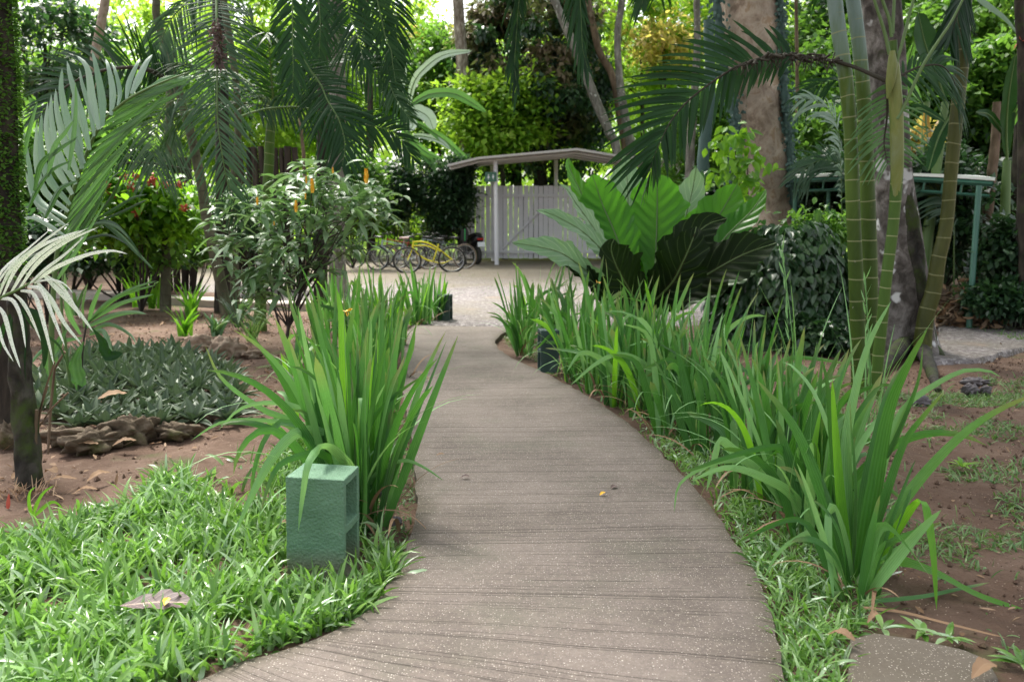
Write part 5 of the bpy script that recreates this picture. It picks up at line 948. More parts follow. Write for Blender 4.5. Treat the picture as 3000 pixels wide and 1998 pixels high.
# philodendron climbing the big trunk
e = thing('climbing_plant', 'climber with pale oval leaves at the left foot of the big pinkish trunk', 'plant', (*P(2140, 800, 12.6)[:2], 0)); mb = MB()
for px, py in ((2130,400),(2165,385),(2190,395),(2105,430),(2160,430),(2200,440),(2120,470),(2150,490),(2190,480),(2100,520),(2140,545),(2180,520),(2210,520),(2230,480),(2170,570),(2110,600),(2160,620),(2200,600)):
    p = P(px, py, 12.4+rng.random()*.3); M_ = 12; leaves(mb, p+rng.normal(0, .07, (M_, 3)), rdir(M_)*.6+[0, -.2, -.6], rdir(M_)*.5+[0, -.8, .6], .15+.07*rng.random(M_), .085, rng.random(M_), n=6, k=5, fold=.15, peak=.4)
mb.build('foliage', M_red, e); mb = MB(); stems(mb, np.array([*P(2150, 800, 12.7)[:2], 0]), [P(2150, 400, 12.6), P(2190, 460, 12.6), P(2110, 520, 12.6)], .02); mb.build('stem', M_stem, e)
# left dark leafy hanging plant bits near the big banana
rng = np.random.default_rng(33)
# ================================================================ tree trunks with crowns
def tree(label, pts, Y, wpx, mat, cen=None, rad=None, cmat=None, K=50, n=110, cl=.7, L=.3, W=.15, name='tree', group=None, flute=0., k=22, rough=.1, rf=2., cheap=True, branches=7, hang=.2, cat='tree', nseg=50):
    p = PL(pts, Y) if len(pts[0]) == 2 else np.array(pts, float)
    if p[-1][2] > -.1: p = np.vstack([p, [p[-1][0], p[-1][1], -.15]])
    q = crom(p[::-1], nseg); w = np.interp(np.linspace(0, 1, nseg), np.linspace(0, 1, len(wpx)), wpx[::-1])
    if len(pts[0]) == 2: w = w*S(np.mean(Y))
    e = thing(name, label, cat, (q[0][0], q[0][1], 0), group); mb = MB(); mb.tube(q, w*.5, k=k, rough=rough, rf=rf, flute=flute)
    if cen is not None:
        m2 = MB(); cc = crown(m2, cen, rad, K=K, n=n, cl=cl, L=L, W=W, cheap=cheap, hang=hang); m2.build('crown', cmat, e)
        for i in rng.integers(0, len(cc), branches):
            a = q[-1-int(rng.integers(1, 8))]; mb.tube(crom([a, (a+cc[i])/2+[0, 0, .3], cc[i]], 10), np.linspace(w[-1]*.3, w[-1]*.06, 10), k=7, cap=False)
    mb.build('trunk', mat, e); return e
t1 = tree('huge pinkish-brown tree trunk in the right half, crown above the frame', [(2165,-520),(2180,-250),(2195,0),(2206,160),(2218,320),(2240,478),(2262,640),(2272,760),(2278,900)], 14., [170,164,158,152,145,134,128,150,190], M_br1, cen=(2.1, 13.6, 12.5), rad=(7, 9.3, 1.8), cmat=M_for2, K=240, n=75, cl=.95, L=.3, W=.16, branches=3, k=40, rough=.05, flute=.12, nseg=70)  # unseen crown spread wide and shifted to shade the path and yard
mb = MB()      # blue-green creeper hugging both edges of the trunk
for pts in ([(2080,-200),(2095,-40),(2105,80),(2118,200),(2145,300),(2158,380),(2150,430),(2140,560)], [(2272,-200),(2285,0),(2292,160),(2300,300),(2312,420),(2322,560),(2330,640)]):
    q = crom(PL(pts, 13.75), 60); mb.tube(q, .05*(.8+.5*rng.random(60)), k=10, rough=.3, rf=12.)
    M_ = 900; ix = rng.integers(0, 60, M_); leaves(mb, q[ix]+rng.normal(0, .06, (M_, 3)), rdir(M_)*.6-[0, 0, .6], rdir(M_)*.6+[0, -1, 0], .07, .05, rng.random(M_), n=4, k=3)
mb.build('creeper', M_rib, t1)
t2 = tree('grey lichen-blotched tree trunk standing just behind the ringed palm stems', [(2550,-520),(2565,-250),(2580,0),(2590,130),(2600,250),(2608,400),(2616,520),(2630,660),(2640,780),(2650,900),(2656,1034)], 9.25, [112,112,112,110,106,104,106,112,126,150,215], M_br2b, cen=(4.8, 10.2, 8.6), rad=(3.2, 3.2, 2.), cmat=M_for2, K=50, n=100, cl=.6, L=.22, W=.11, k=40, rough=.08, rf=1.5, flute=.25, nseg=80)
mb = MB(); q = crom(PL([(2646,480),(2656,560),(2662,660),(2676,780),(2688,900),(2702,1030)], 9.12), 60)   # moss-covered buttress
mb.tube(q, np.interp(np.linspace(0, 1, 60), [0, .3, 1], [.02, .09, .15]), k=24, rough=.22, rf=5.); mb.build('buttress', M_br2, t2)
for pts in ([(2700,1010),(2740,1025),(2780,1042)], [(2650,1030),(2600,1060),(2570,1090)], [(2690,1020),(2720,1060),(2750,1120)]):
    mb = MB(); p = np.array([G(*a, .05) for a in pts]); p[:, 2] = [.12, .04, -.03]; mb.tube(crom(p, 10), [.09,.085,.08,.07,.06,.055,.05,.04,.035,.03], k=10, rough=.15); mb.build('root', M_br2, t2)
# far trunks
t3 = tree('speckled straight tree trunk rising behind the shed in the centre, left of the peak', [(1335,-260),(1342,0),(1352,150),(1358,300),(1366,470),(1370,755)], 31.5, [30,30,33,36,40,46], M_brs, cen=(-2.2, 33, 18.5), rad=(5, 4, 3.4), cmat=M_for2, K=50, n=80, cl=1., L=.4, W=.2, k=18)
t4 = tree('pale grey kinked slender trunk behind the shed, right of its peak', [(1830,-260),(1822,0),(1809,89),(1812,191),(1822,287),(1838,383),(1848,446),(1860,745)], 31., [18,20,19,20,24,27,30,36], M_br3, cen=(4.5, 32, 17), rad=(4, 4, 3), cmat=M_for1, K=50, n=90, cl=.9, L=.35, W=.18, k=14)
t5 = tree('leaning pale grey trunk behind the shed, crossing the vine curtain', [(1560,-160),(1640,40),(1698,175),(1730,255),(1755,319),(1790,400),(1806,440),(1850,745)], 30.3, [18,20,24,27,26,26,26,34], M_br3, cen=(.5, 31, 14.5), rad=(3.5, 3, 2), cmat=M_for1, K=40, n=80, cl=.9, L=.35, W=.18, k=14)
t6 = tree('brown leaning slim trunk between the grey trunks behind the shed', [(1700,-100),(1740,90),(1757,155),(1787,207),(1806,271),(1819,367),(1832,440),(1870,745)], 31.8, [16,18,20,20,20,20,22,30], M_br5, cen=(1.6, 34, 15), rad=(3, 3, 2), cmat=M_fory, K=30, n=70, cl=.8, L=.35, W=.18, k=14)
# vine curtained tree behind the shed
vt = thing('vine_covered_tree', 'dark multi-stemmed tree draped in brown and green vines behind the shed', 'tree', (*P(1580, 750, 33)[:2], 0))
mb = MB()
for a, b, w in (((1575,750),(1540,300),.5),((1590,750),(1600,250),.45),((1570,750),(1480,380),.3),((1600,750),(1660,330),.35),((1560,750),(1520,430),.25)):
    p0, p1 = P(*a, 33), P(*b, 33.5); mb.tube(crom([p0*[1, 1, 0]-[0, 0, .1], (p0+p1)/2+[rng.normal(0, .3), 0, 0], p1], 20), np.linspace(w*.6, w*.25, 20), k=12, rough=.1)
mb.build('trunk', M_br4, vt)
mb = MB(); crown(mb, P(1560, 200, 33.5), [2.7, 2.2, 3.4], K=110, n=150, cl=.55, L=.24, W=.14, hang=.8, shell=.6); mb.build('vine_curtain', M_vine, vt)
mb = MB(); crown(mb, P(1560, 260, 33), [2.9, 2.6, 3.3], K=50, n=120, cl=.42, L=.24, W=.14, hang=.7, shell=.8)
for i in range(34):      # hanging strands
    p = P(1410+i*11.5, 60+rng.random()*200, 32+rng.random()*1.5); ln = 1+3*rng.random(); M_ = 200; t = rng.random(M_); leaves(mb, p+np.stack([rng.normal(0, .1, M_), rng.normal(0, .1, M_), -t*ln], -1), rdir(M_)*.5-[0, 0, .8], rdir(M_)+[0, -.6, .3], .17, .11, rng.random(M_), n=3, k=3)
mb.build('green_vines', M_for3, vt)
# background trees: (label, px of trunk, Y, crown centre px, crown radii m, material, leaf)
FT = 'trees of the forest beyond the yard'
def bgtree(label, px, Y, cpx, rad, mat, K=70, n=110, cl=.8, L=.34, W=.19, bm=None, w=.3, group=FT, lean=0):
    b = P(px, 700, Y)*[1, 1, 0]; c = P(*cpx, Y); top = c*[.6, 1, 1]+b*[.4, 0, 0]
    return tree(label, [tuple(top), tuple((b*.5+top*.5)+[lean, 0, 0]), tuple(b-[0, 0, .15])], Y, [w*.5, w*.8, w], bm or M_br4, cen=c, rad=rad, cmat=mat, K=K, n=n, cl=cl, L=L, W=W, k=10, group=group, nseg=24)
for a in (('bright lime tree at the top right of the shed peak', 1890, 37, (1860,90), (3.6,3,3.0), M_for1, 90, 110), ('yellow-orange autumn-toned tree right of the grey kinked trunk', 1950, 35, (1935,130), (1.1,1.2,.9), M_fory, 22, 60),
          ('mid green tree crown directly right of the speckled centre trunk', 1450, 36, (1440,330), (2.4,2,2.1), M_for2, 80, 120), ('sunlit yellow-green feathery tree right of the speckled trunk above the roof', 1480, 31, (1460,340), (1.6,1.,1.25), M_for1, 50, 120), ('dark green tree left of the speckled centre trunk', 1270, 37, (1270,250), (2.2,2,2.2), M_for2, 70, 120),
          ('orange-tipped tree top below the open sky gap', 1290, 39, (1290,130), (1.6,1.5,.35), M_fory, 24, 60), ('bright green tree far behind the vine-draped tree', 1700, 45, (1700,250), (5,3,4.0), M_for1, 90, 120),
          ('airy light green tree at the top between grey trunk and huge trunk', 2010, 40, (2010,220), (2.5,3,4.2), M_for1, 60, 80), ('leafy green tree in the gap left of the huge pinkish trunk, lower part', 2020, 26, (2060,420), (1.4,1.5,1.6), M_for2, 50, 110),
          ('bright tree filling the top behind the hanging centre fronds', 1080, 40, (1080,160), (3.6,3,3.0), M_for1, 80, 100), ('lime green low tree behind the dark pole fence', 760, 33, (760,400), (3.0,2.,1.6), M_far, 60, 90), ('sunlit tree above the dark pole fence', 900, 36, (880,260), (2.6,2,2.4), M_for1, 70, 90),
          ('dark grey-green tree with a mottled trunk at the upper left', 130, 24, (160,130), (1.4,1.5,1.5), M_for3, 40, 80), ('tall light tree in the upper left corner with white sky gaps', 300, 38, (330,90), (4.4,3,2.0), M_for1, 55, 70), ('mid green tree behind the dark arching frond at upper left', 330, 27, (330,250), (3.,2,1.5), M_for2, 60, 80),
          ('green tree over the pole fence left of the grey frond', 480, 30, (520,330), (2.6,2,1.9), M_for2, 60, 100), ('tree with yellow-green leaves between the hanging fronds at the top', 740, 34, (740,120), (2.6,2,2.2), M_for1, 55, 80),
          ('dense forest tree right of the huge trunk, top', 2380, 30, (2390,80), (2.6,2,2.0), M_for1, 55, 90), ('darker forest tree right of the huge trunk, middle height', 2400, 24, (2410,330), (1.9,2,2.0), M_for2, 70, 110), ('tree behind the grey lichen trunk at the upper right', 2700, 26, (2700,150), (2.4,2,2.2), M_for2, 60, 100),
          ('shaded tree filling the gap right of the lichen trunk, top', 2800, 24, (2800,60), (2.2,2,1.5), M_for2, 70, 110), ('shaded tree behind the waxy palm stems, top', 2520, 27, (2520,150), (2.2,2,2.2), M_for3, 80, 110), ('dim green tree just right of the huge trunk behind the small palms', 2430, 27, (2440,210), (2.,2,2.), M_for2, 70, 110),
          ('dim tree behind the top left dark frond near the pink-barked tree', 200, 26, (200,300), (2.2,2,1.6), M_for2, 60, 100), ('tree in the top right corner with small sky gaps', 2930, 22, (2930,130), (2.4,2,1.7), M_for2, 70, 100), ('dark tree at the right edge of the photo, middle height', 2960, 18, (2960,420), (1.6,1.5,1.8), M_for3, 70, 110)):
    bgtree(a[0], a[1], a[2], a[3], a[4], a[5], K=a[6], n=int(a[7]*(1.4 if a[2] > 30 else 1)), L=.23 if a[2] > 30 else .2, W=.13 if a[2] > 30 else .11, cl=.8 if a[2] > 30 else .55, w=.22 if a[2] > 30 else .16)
# thin background trunks that show
for lab, pts, Y, w, m in (('pink-barked tree with jagged dead fronds at the upper left', [(312,-100),(308,0),(298,60),(285,130),(270,260),(262,700)], 20, [26,26,22,20,22,26], M_br1), ('thin pole-like trunk behind the pole fence left of the shed', [(876,280),(878,340),(886,420),(892,500),(900,800)], 22, [9,10,11,12,16], M_br5),
                           ('dark slim trunk leaning at the far top centre-left', [(1070,-100),(1075,100),(1085,300),(1090,780)], 30, [16,16,18,22], M_br4), ('pale trunk glimpsed under the big arching frond', [(2040,-100),(2042,150),(2030,330),(2020,500),(2015,800)], 24, [18,20,24,28,36], M_br3), ('blue-green creeper-covered trunk left of the huge trunk', [(2075,60),(2080,250),(2065,420),(2060,520),(2060,820)], 19, [28,32,34,36,40], M_rib),
                           ('very dark trunk at the top right edge', [(2985,-60),(2990,80),(2995,200),(2998,600),(3000,900)], 11, [26,26,28,30,36], M_br4), ('rough brown trunk with peeling sheaths right of the green post', [(2920,300),(2915,420),(2905,520),(2895,640),(2890,900)], 13, [22,26,28,30,34], M_br5), ('dark brown trunk near the right edge behind the shelter', [(2990,300),(2985,480),(2975,640),(2960,880)], 14, [30,36,40,46], M_br4),
                           ('slim grey trunk between the huge trunk and the palm stems', [(2330,-60),(2333,60),(2335,200),(2338,500),(2340,850)], 20, [10,10,11,12,16], M_br5), ('peeling brown banana stem behind the shelter, left of the green post', [(2870,480),(2862,560),(2866,680),(2855,870)], 15, [20,24,28,34], M_br5)):
    tree(lab, pts, Y, w, m, group='background trunks', k=12, rough=.12, rf=5.)
# left edge trunk wrapped in small leaves
t13 = tree('trunk wrapped in tiny-leaved creeper at the left photo edge', [(-10,-300),(-5,0),(5,250),(12,450),(18,650),(20,800),(20,1300)], 5.6, [70,70,70,72,76,80,90], M_br4, k=20)
mb = MB(); q = crom(PL([(-10,-300),(-5,0),(5,250),(12,450),(18,650),(20,800)], 5.6), 100); M_ = 5200; ix = rng.integers(0, 100, M_); az = rng.random(M_)*6.3; o = np.stack([np.cos(az), np.sin(az), 0*az], -1)
leaves(mb, q[ix]+o*(.075+.02*rng.random(M_))[:, None]+[0, 0, 1]*rng.normal(0, .015, (M_, 1)), o*.7+rdir(M_)*.5+[0, 0, -.1], rdir(M_)*.5+[0, 0, 1], .035, .02, rng.random(M_), n=4, k=3); mb.build('creeper', M_for2, t13)
# ================================================================ understory
UD = 'understory shrubs at the forest edge'
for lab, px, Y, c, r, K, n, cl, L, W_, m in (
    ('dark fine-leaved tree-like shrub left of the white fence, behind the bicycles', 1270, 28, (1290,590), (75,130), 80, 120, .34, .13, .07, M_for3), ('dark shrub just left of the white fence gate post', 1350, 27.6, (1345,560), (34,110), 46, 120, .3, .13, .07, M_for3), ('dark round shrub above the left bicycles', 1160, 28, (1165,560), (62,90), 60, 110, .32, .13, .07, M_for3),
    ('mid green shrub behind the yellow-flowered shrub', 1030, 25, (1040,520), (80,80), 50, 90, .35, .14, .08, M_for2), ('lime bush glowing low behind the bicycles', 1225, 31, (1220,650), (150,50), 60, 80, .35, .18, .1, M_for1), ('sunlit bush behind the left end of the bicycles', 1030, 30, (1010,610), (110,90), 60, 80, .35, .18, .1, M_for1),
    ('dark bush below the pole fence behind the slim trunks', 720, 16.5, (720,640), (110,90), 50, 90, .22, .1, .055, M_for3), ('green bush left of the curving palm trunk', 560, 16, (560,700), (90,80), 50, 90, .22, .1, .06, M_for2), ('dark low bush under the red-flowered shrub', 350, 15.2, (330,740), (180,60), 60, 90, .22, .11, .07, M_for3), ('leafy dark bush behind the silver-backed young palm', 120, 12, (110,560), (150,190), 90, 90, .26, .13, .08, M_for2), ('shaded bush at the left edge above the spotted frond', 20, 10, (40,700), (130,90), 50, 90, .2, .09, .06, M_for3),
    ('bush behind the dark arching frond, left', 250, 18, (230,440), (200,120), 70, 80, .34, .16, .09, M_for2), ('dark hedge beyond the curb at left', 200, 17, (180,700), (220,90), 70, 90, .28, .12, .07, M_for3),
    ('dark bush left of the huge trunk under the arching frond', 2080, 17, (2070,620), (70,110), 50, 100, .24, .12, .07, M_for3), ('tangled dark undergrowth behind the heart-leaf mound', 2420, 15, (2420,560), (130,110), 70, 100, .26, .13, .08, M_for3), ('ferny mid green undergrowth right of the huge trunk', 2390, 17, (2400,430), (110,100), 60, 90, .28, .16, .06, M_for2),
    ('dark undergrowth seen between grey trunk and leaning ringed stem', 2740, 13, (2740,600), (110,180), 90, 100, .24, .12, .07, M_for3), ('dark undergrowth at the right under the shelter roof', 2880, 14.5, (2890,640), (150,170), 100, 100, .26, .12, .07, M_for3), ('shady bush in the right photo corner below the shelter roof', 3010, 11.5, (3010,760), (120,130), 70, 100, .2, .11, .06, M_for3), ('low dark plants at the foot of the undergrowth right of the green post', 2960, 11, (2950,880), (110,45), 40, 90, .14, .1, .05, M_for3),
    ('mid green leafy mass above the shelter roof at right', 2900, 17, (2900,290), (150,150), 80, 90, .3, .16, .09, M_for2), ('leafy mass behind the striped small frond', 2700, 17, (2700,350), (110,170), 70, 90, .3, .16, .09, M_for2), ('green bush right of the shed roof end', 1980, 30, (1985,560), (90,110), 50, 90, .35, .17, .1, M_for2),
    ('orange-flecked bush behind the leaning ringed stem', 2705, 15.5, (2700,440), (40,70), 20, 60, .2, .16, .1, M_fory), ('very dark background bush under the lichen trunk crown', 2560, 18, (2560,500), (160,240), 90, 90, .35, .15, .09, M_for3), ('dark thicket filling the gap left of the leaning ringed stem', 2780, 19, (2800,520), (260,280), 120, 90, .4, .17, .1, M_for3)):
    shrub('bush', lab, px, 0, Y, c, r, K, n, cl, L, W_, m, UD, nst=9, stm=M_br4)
# far woodland: one dense mass behind everything, with openings where sky shows
mb = MB(); N_ = 95000; ang = rng.uniform(-1.0, 1.0, N_); R = rng.uniform(46, 64, N_); x = R*np.sin(ang)*1.1; y = R*np.cos(ang*.75)
pxx = 1500+x/y*FPX; zz = rng.random(N_)**1.1*17; pyy = HY-(zz-CH)/y*FPX
den = np.clip((vnoise(pxx, pyy, .016)*.6+vnoise(pxx, pyy, .045)*.4-.40+(pyy-120)*.0016)*5, .0, 1); den = np.where((pxx > 1215) & (pxx < 1480) & (pyy < 105), 0., den)
den = np.where(pyy > 250, 1., den); k_ = rng.random(N_) < den; b = np.stack([x, y, zz], -1)[k_]; M_ = len(b)
tq = np.clip(vnoise(b[:, 0], b[:, 2], .5)*1.3-.15+rng.normal(0, .12, M_), 0, 1)
diamonds(mb, b, rdir(M_)-[0, 0, .3], rdir(M_)+[0, 0, .8], .55*(.5+rng.random(M_)), .32, tq); o = mb.build('far_woodland', M_far); o['kind'] = 'stuff'; tag(o, 'sunlit far woodland behind all the separate trees', 'woodland')
# ================================================================ banana and heliconia leaves
def banana(label, px, Y, lvs, group='banana plants', stem=None, sm=None):
    g = P(px, 700, Y)*[1, 1, 0]; e = thing('banana_plant', label, 'plant', g, group); hi = P(*lvs[0][0][0], Y)
    mb = MB(); mb.tube(crom([g-[0, 0, .1], (g+hi)/2, hi], 14), np.linspace(.1, .05, 14)*(stem or 1), k=10); mb.build('stem', sm or M_gstem, e)
    for i, (pts, w, m) in enumerate(lvs):
        mb = MB(); p = PL(pts, [Y, Y-.3]); broad(mb, p, w*.66*S(Y), n=26, k=9, pleat=.004, nple=22, ruffle=.05, fold=.18, peak=.5, seed=i, face=(.2*(-1)**i, -1, .3), tipp=.55); mb.tube(crom(p, 14), np.linspace(.022, .006, 14), k=6, mat=1); mb.build('leaf', [[M_ban, M_banp, M_bany, M_palm][m], M_gstem], e)
    return e
banana('banana plant with pale sweeping leaves left of the speckled centre trunk', 1190, 27.9, [([(1195,325),(1210,250),(1240,205),(1300,162),(1384,150)], 36, 1), ([(1190,320),(1230,290),(1270,275),(1330,275),(1380,300),(1425,330)], 44, 0), ([(1190,315),(1225,325),(1255,345),(1270,380)], 62, 1), ([(1190,350),(1210,365),(1200,385)], 40, 1), ([(1195,350),(1240,370),(1300,410),(1360,460),(1390,480)], 34, 0),
        ([(1200,330),(1170,300),(1180,240),(1190,180)], 30, 1), ([(1190,400),(1240,400),(1290,415),(1320,440)], 26, 1), ([(1150,330),(1190,390),(1240,440),(1300,470)], 30, 0), ([(1180,420),(1210,440),(1260,470),(1280,510)], 40, 0)], stem=1.)
banana('banana plant with a broad ribbed leaf behind the lichen trunk at upper right', 2700, 12.5, [([(2770,300),(2740,210),(2710,130),(2690,40)], 130, 3), ([(2780,280),(2800,200),(2810,120),(2800,40)], 60, 0), ([(2650,330),(2655,260),(2662,180),(2680,120)], 50, 0), ([(2790,330),(2760,380),(2740,430),(2720,500)], 60, 3), ([(2640,380),(2680,320),(2720,330),(2770,360)], 40, 3)])
banana('banana plant with a tall shaded dark leaf near the right edge', 2950, 12, [([(2950,470),(2948,380),(2955,280),(2975,160)], 80, 3), ([(2945,400),(2900,340),(2860,330)], 40, 3), ([(2960,380),(2985,320),(3020,300)], 50, 0)])
banana('banana plant with hanging yellow-orange dead leaves behind the leaning ringed stem', 2700, 14.5, [([(2715,300),(2712,360),(2720,420),(2735,480)], 40, 2), ([(2712,420),(2740,450),(2755,490)], 46, 2), ([(2700,300),(2670,260),(2640,270)], 50, 0)])
for lab, pts, Y, m in (('bluish palm frond fanning right of the huge trunk', [(2460,420),(2440,340),(2400,300),(2350,290)], 12.6, M_palms), ('green ferny frond over the undergrowth right of the huge trunk', [(2480,260),(2430,240),(2380,260),(2340,310)], 13, M_palm), ('pale frond blade under the shelter roof between trunks', [(2480,520),(2430,470),(2380,480),(2330,520)], 12.8, M_palmg), ('fern-like frond beside the leaning ringed stem', [(2790,640),(2740,560),(2690,540),(2650,560)], 12.2, M_palmg)):
    g = P(pts[0][0]+20, 700, Y)*[1, 1, 0]; e = thing('undergrowth_palm', lab, 'palm', g, 'small palms in the right undergrowth'); mb = MB(); p = PL(pts, Y); frond(mb, [g, (g+p[0])/2+[0, 0, .2], *p], .55, N=34, side=(.2, .5, .9), droop=.45, w=.035, start=.5, tint=.6); mb.build('frond', [m, M_gstem], e)
# white stripe leaf in the top right corner
mb = MB(); p = PL([(2845,-20),(2900,20),(2950,60),(2985,105)], 11.2); e = thing('climbing_plant', 'pale grey frond stalk crossing the top right corner beside a red flower', 'plant', (*P(2990, 700, 11.2)[:2], 0)); strap(mb, p, .08, n=14, tint=.4); mb.tube(crom(np.vstack([p[-1], P(2992, 300, 11.2), P(2992, 700, 11.2)*[1, 1, 0]]), 20), .02, k=6, mat=1); mb.build('leaf', [M_palms, M_stem], e)
mb = MB(); M_ = 8; b = np.repeat(P(2988, 118, 11)[None], M_, 0); leaves(mb, b, rdir(M_)-[0, 0, .8], rdir(M_), .13, .05, .5, n=6); mb.build('flower', M_redf, e)
# debris heap right
hp = thing('branch_heap', 'heap of dry branches and brown fronds behind the gravel walk at the right', 'branch pile', (*P(2820, 900, 11.6)[:2], 0)); mb = MB()
for i in range(90):
    a = P(2760+rng.random()*150, 860, 11.2+rng.random()*1.2)*[1, 1, 0]+[0, 0, .05+.35*rng.random()]; d = rdir(1)[0]*[1, .6, .25]; mb.tube([a-d*.3, a+rng.normal(0, .02, 3), a+d*(.2+.3*rng.random())], .008+.02*rng.random()**2, k=5)
mb.build('branches', M_br5, hp); mb = MB(); M_ = 420; b = P(2820, 860, 11.7)*[1, 1, 0]+rng.normal(0, 1, (M_, 3))*[.4, .4, .0]+[0, 0, 1]*np.abs(rng.normal(0, .2, (M_, 1))); leaves(mb, b, rdir(M_), rdir(M_), .16, .06, rng.random(M_), n=5, fold=.3); mb.build('dead_leaves', M_dead, hp)
# small plants along kerb, left bed
for lab, px, py, H, n_, m in (('strappy bright plant left of the curving palm trunk, back of the red bed', 450, 905, .85, 22, M_irisb), ('strappy plant beside the kerb with tall pale blades', 400, 900, .8, 14, M_irisb), ('strappy plant right beside the curving palm trunk base', 560, 930, .6, 20, M_irisb), ('spiky plant standing on stilts in front of the kerb', 540, 985, .45, 20, M_irisb), ('low dark leafy plant at the base of the curving trunk', 640, 985, .35, 18, M_palmb), ('broad upright blades at the left of the red bed behind the spotted frond', 225, 925, .6, 8, M_palmb), ('airy fine-leaved plant around the base of the straight palm trunk', 700, 960, .6, 40, M_palmg), ('feathery grassy clump between the trunk and the yellow-flowered shrub', 740, 1000, .45, 40, M_grassd)):
    g = G(px, py); e = thing('garden_plant', lab, 'plant', g, 'small plants in the left bed'); mb = MB(); blades(mb, np.repeat(g[None], n_, 0)+rng.normal(0, .04, (n_, 3))*[1, 1, 0], rng.random(n_)*6.3, H*(.6+.5*rng.random(n_)), .045 if n_ < 30 else .014, .25+.25*rng.random(n_), .3+.9*rng.random(n_)**2, rng.random(n_), n=12, k=3, twist=rng.normal(0, .6, n_)); mb.build('foliage', m, e)
# ================================================================ pole fence (dark), left
pf = thing('pole_fence', 'dark upright log pole fence behind the palms at left', 'fence', (*P(790, 700, 17.5)[:2], 0)); x0, x1 = P(690, 700, 17.5)[0], P(878, 700, 17.5)[0]; x = x0-.0; i = 0
for seg, (xa, xb, ztop) in enumerate(((P(340,700,17.5)[0], P(560,700,17.5)[0], 2.55), (x0, x1, 2.78))):
    mb = MB(); x = xa
    while x < xb:
        r = .045+.03*rng.random(); h = ztop+rng.normal(0, .05); mb.tube(crom([(x, 17.5+rng.normal(0, .03), -.05), (x+rng.normal(0, .02), 17.5, h*.5), (x+rng.normal(0, .02), 17.5, h)], 8), r, k=9, rough=.1); x += 2*r+.012
    mb.build('poles', M_wood, pf)
# ================================================================ white fence, gate and shed
YF = 29.; zt = (HY-548)/FPX*YF+CH
wf = thing('picket_fence', 'tall white slatted fence at the back of the gravel yard', 'fence', (*P(1580, 765, YF)[:2], 0))
xa, xb, xg = P(1364, 700, YF)[0], P(2010, 700, YF)[0], P(1458, 700, YF)[0]
def slats(a, b, y, name, lab=None):
    mb = MB(); x = a
    while x < b:
        w = .135+.02*rng.random(); mb.box((x+w/2, y, (zt+.12)/2+rng.normal(0, .006)), (w, .022, zt-.10), tilt=(0, rng.normal(0, .003))); x += w+.008+.022*rng.random()**2
    o = mb.build(name, M_white, wf, smooth=False); return o
slats(xa, xg-.02, YF, 'slat_panel'); gt = slats(xg+.02, xb, YF+.02, 'gate_panel')
for nm_, zz_ in (('top_rail', zt-.3), ('bottom_rail', .32)):
    mb = MB(); mb.box(((xa+xb)/2, YF-.05, zz_), (xb-xa, .045, .09)); mb.build(nm_, M_white, wf, smooth=False)
mb = MB(); a, b = P(1474, 728, YF-.06), P(1582, 618, YF-.06); mb.tube([a, b], .035, k=4); mb.build('diagonal_brace', M_white, wf, smooth=False)
sd = thing('bike_shed_roof', 'open lean-to shed roof over the white fence, grey underside', 'shed', (*P(1600, 765, 27)[:2], 0))
Yn, Yb = 26.4, 29.6
prof = [(1310,489),(1402,467),(1690,441),(1815,461),(1998,479)]
top = np.array([P(a, b, Yn) for a, b in prof]); back = top.copy(); back[:, 1] = Yb; back[0][0] += .3; back[:, 2] += .04; th = np.array([0, 0, .065])
mb = MB(); mb.grids(np.stack([top, back], 1)+th, np.zeros((5, 2, 3))); mb.grids(np.stack([back, top], 1), np.zeros((5, 2, 3))); mb.grids(np.stack([top, top+th], 1), np.zeros((5, 2, 3))); mb.grids(np.stack([back+th, back], 1), np.zeros((5, 2, 3)))
for e_ in (0, 4): mb.raw([top[e_], back[e_], back[e_]+th, top[e_]+th], [[0, 1, 2, 3]])
mb.build('roof', M_roofu, sd, smooth=False)
for f_ in (.15, .5, .85):
    mb = MB(); q = top*(1-f_)+back*f_-[0, 0, .035]; 
    for i in range(4): mb.tube([q[i], q[i+1]], .045, k=4, cap=True)
    mb.build('beam', M_white, sd, smooth=False)
for px_, yy in ((1455, 26.9), (1445, 29.3), (1630, 29.3), (1800, 29.3), (1985, 26.9)):
    mb = MB(); b = P(px_, 700, yy)*[1, 1, 0]; zc = np.interp(b[0], top[:, 0], top[:, 2])-.06; mb.tube([b-[0, 0, .05], b+[-.03, 0, zc]], .065, k=12); mb.build('post', M_white, sd)
# toilet sign on the post: green plate with two white figures
sg = thing('toilet_sign', 'small green sign with two white figures on the shed post', 'sign', P(1438, 519, 26.75)); c = P(1438, 519, 26.75); mb = MB(); mb.box(c, (.34, .02, .28)); mb.build('plate', M_gpaint, sg, smooth=False)
for dx, skirt in ((-.07, 1), (.07, 0)):
    mb = MB(); q = c+[dx, -.016, 0]; ph = np.linspace(0, 2*pi, 12, endpoint=False); mb.raw(np.vstack([q+np.stack([.018*np.cos(ph), 0*ph, .06+.018*np.sin(ph)], -1), q+[0, 0, .06]]), None, [[i, (i+1) % 12, 12] for i in range(12)])
    w1, w2 = (.014, .045) if skirt else (.03, .022); mb.raw([q+[-w1, 0, .035], q+[w1, 0, .035], q+[w2, 0, -.03], q+[-w2, 0, -.03]], [[0, 1, 2, 3]]); mb.raw([q+[-.014, 0, -.03], q+[-.004, 0, -.03], q+[-.004, 0, -.08], q+[-.014, 0, -.08], q+[.014, 0, -.03], q+[.004, 0, -.03], q+[.004, 0, -.08], q+[.014, 0, -.08]], [[0, 1, 2, 3], [4, 5, 6, 7]]); mb.build('figure', M_plate, sg, smooth=False)
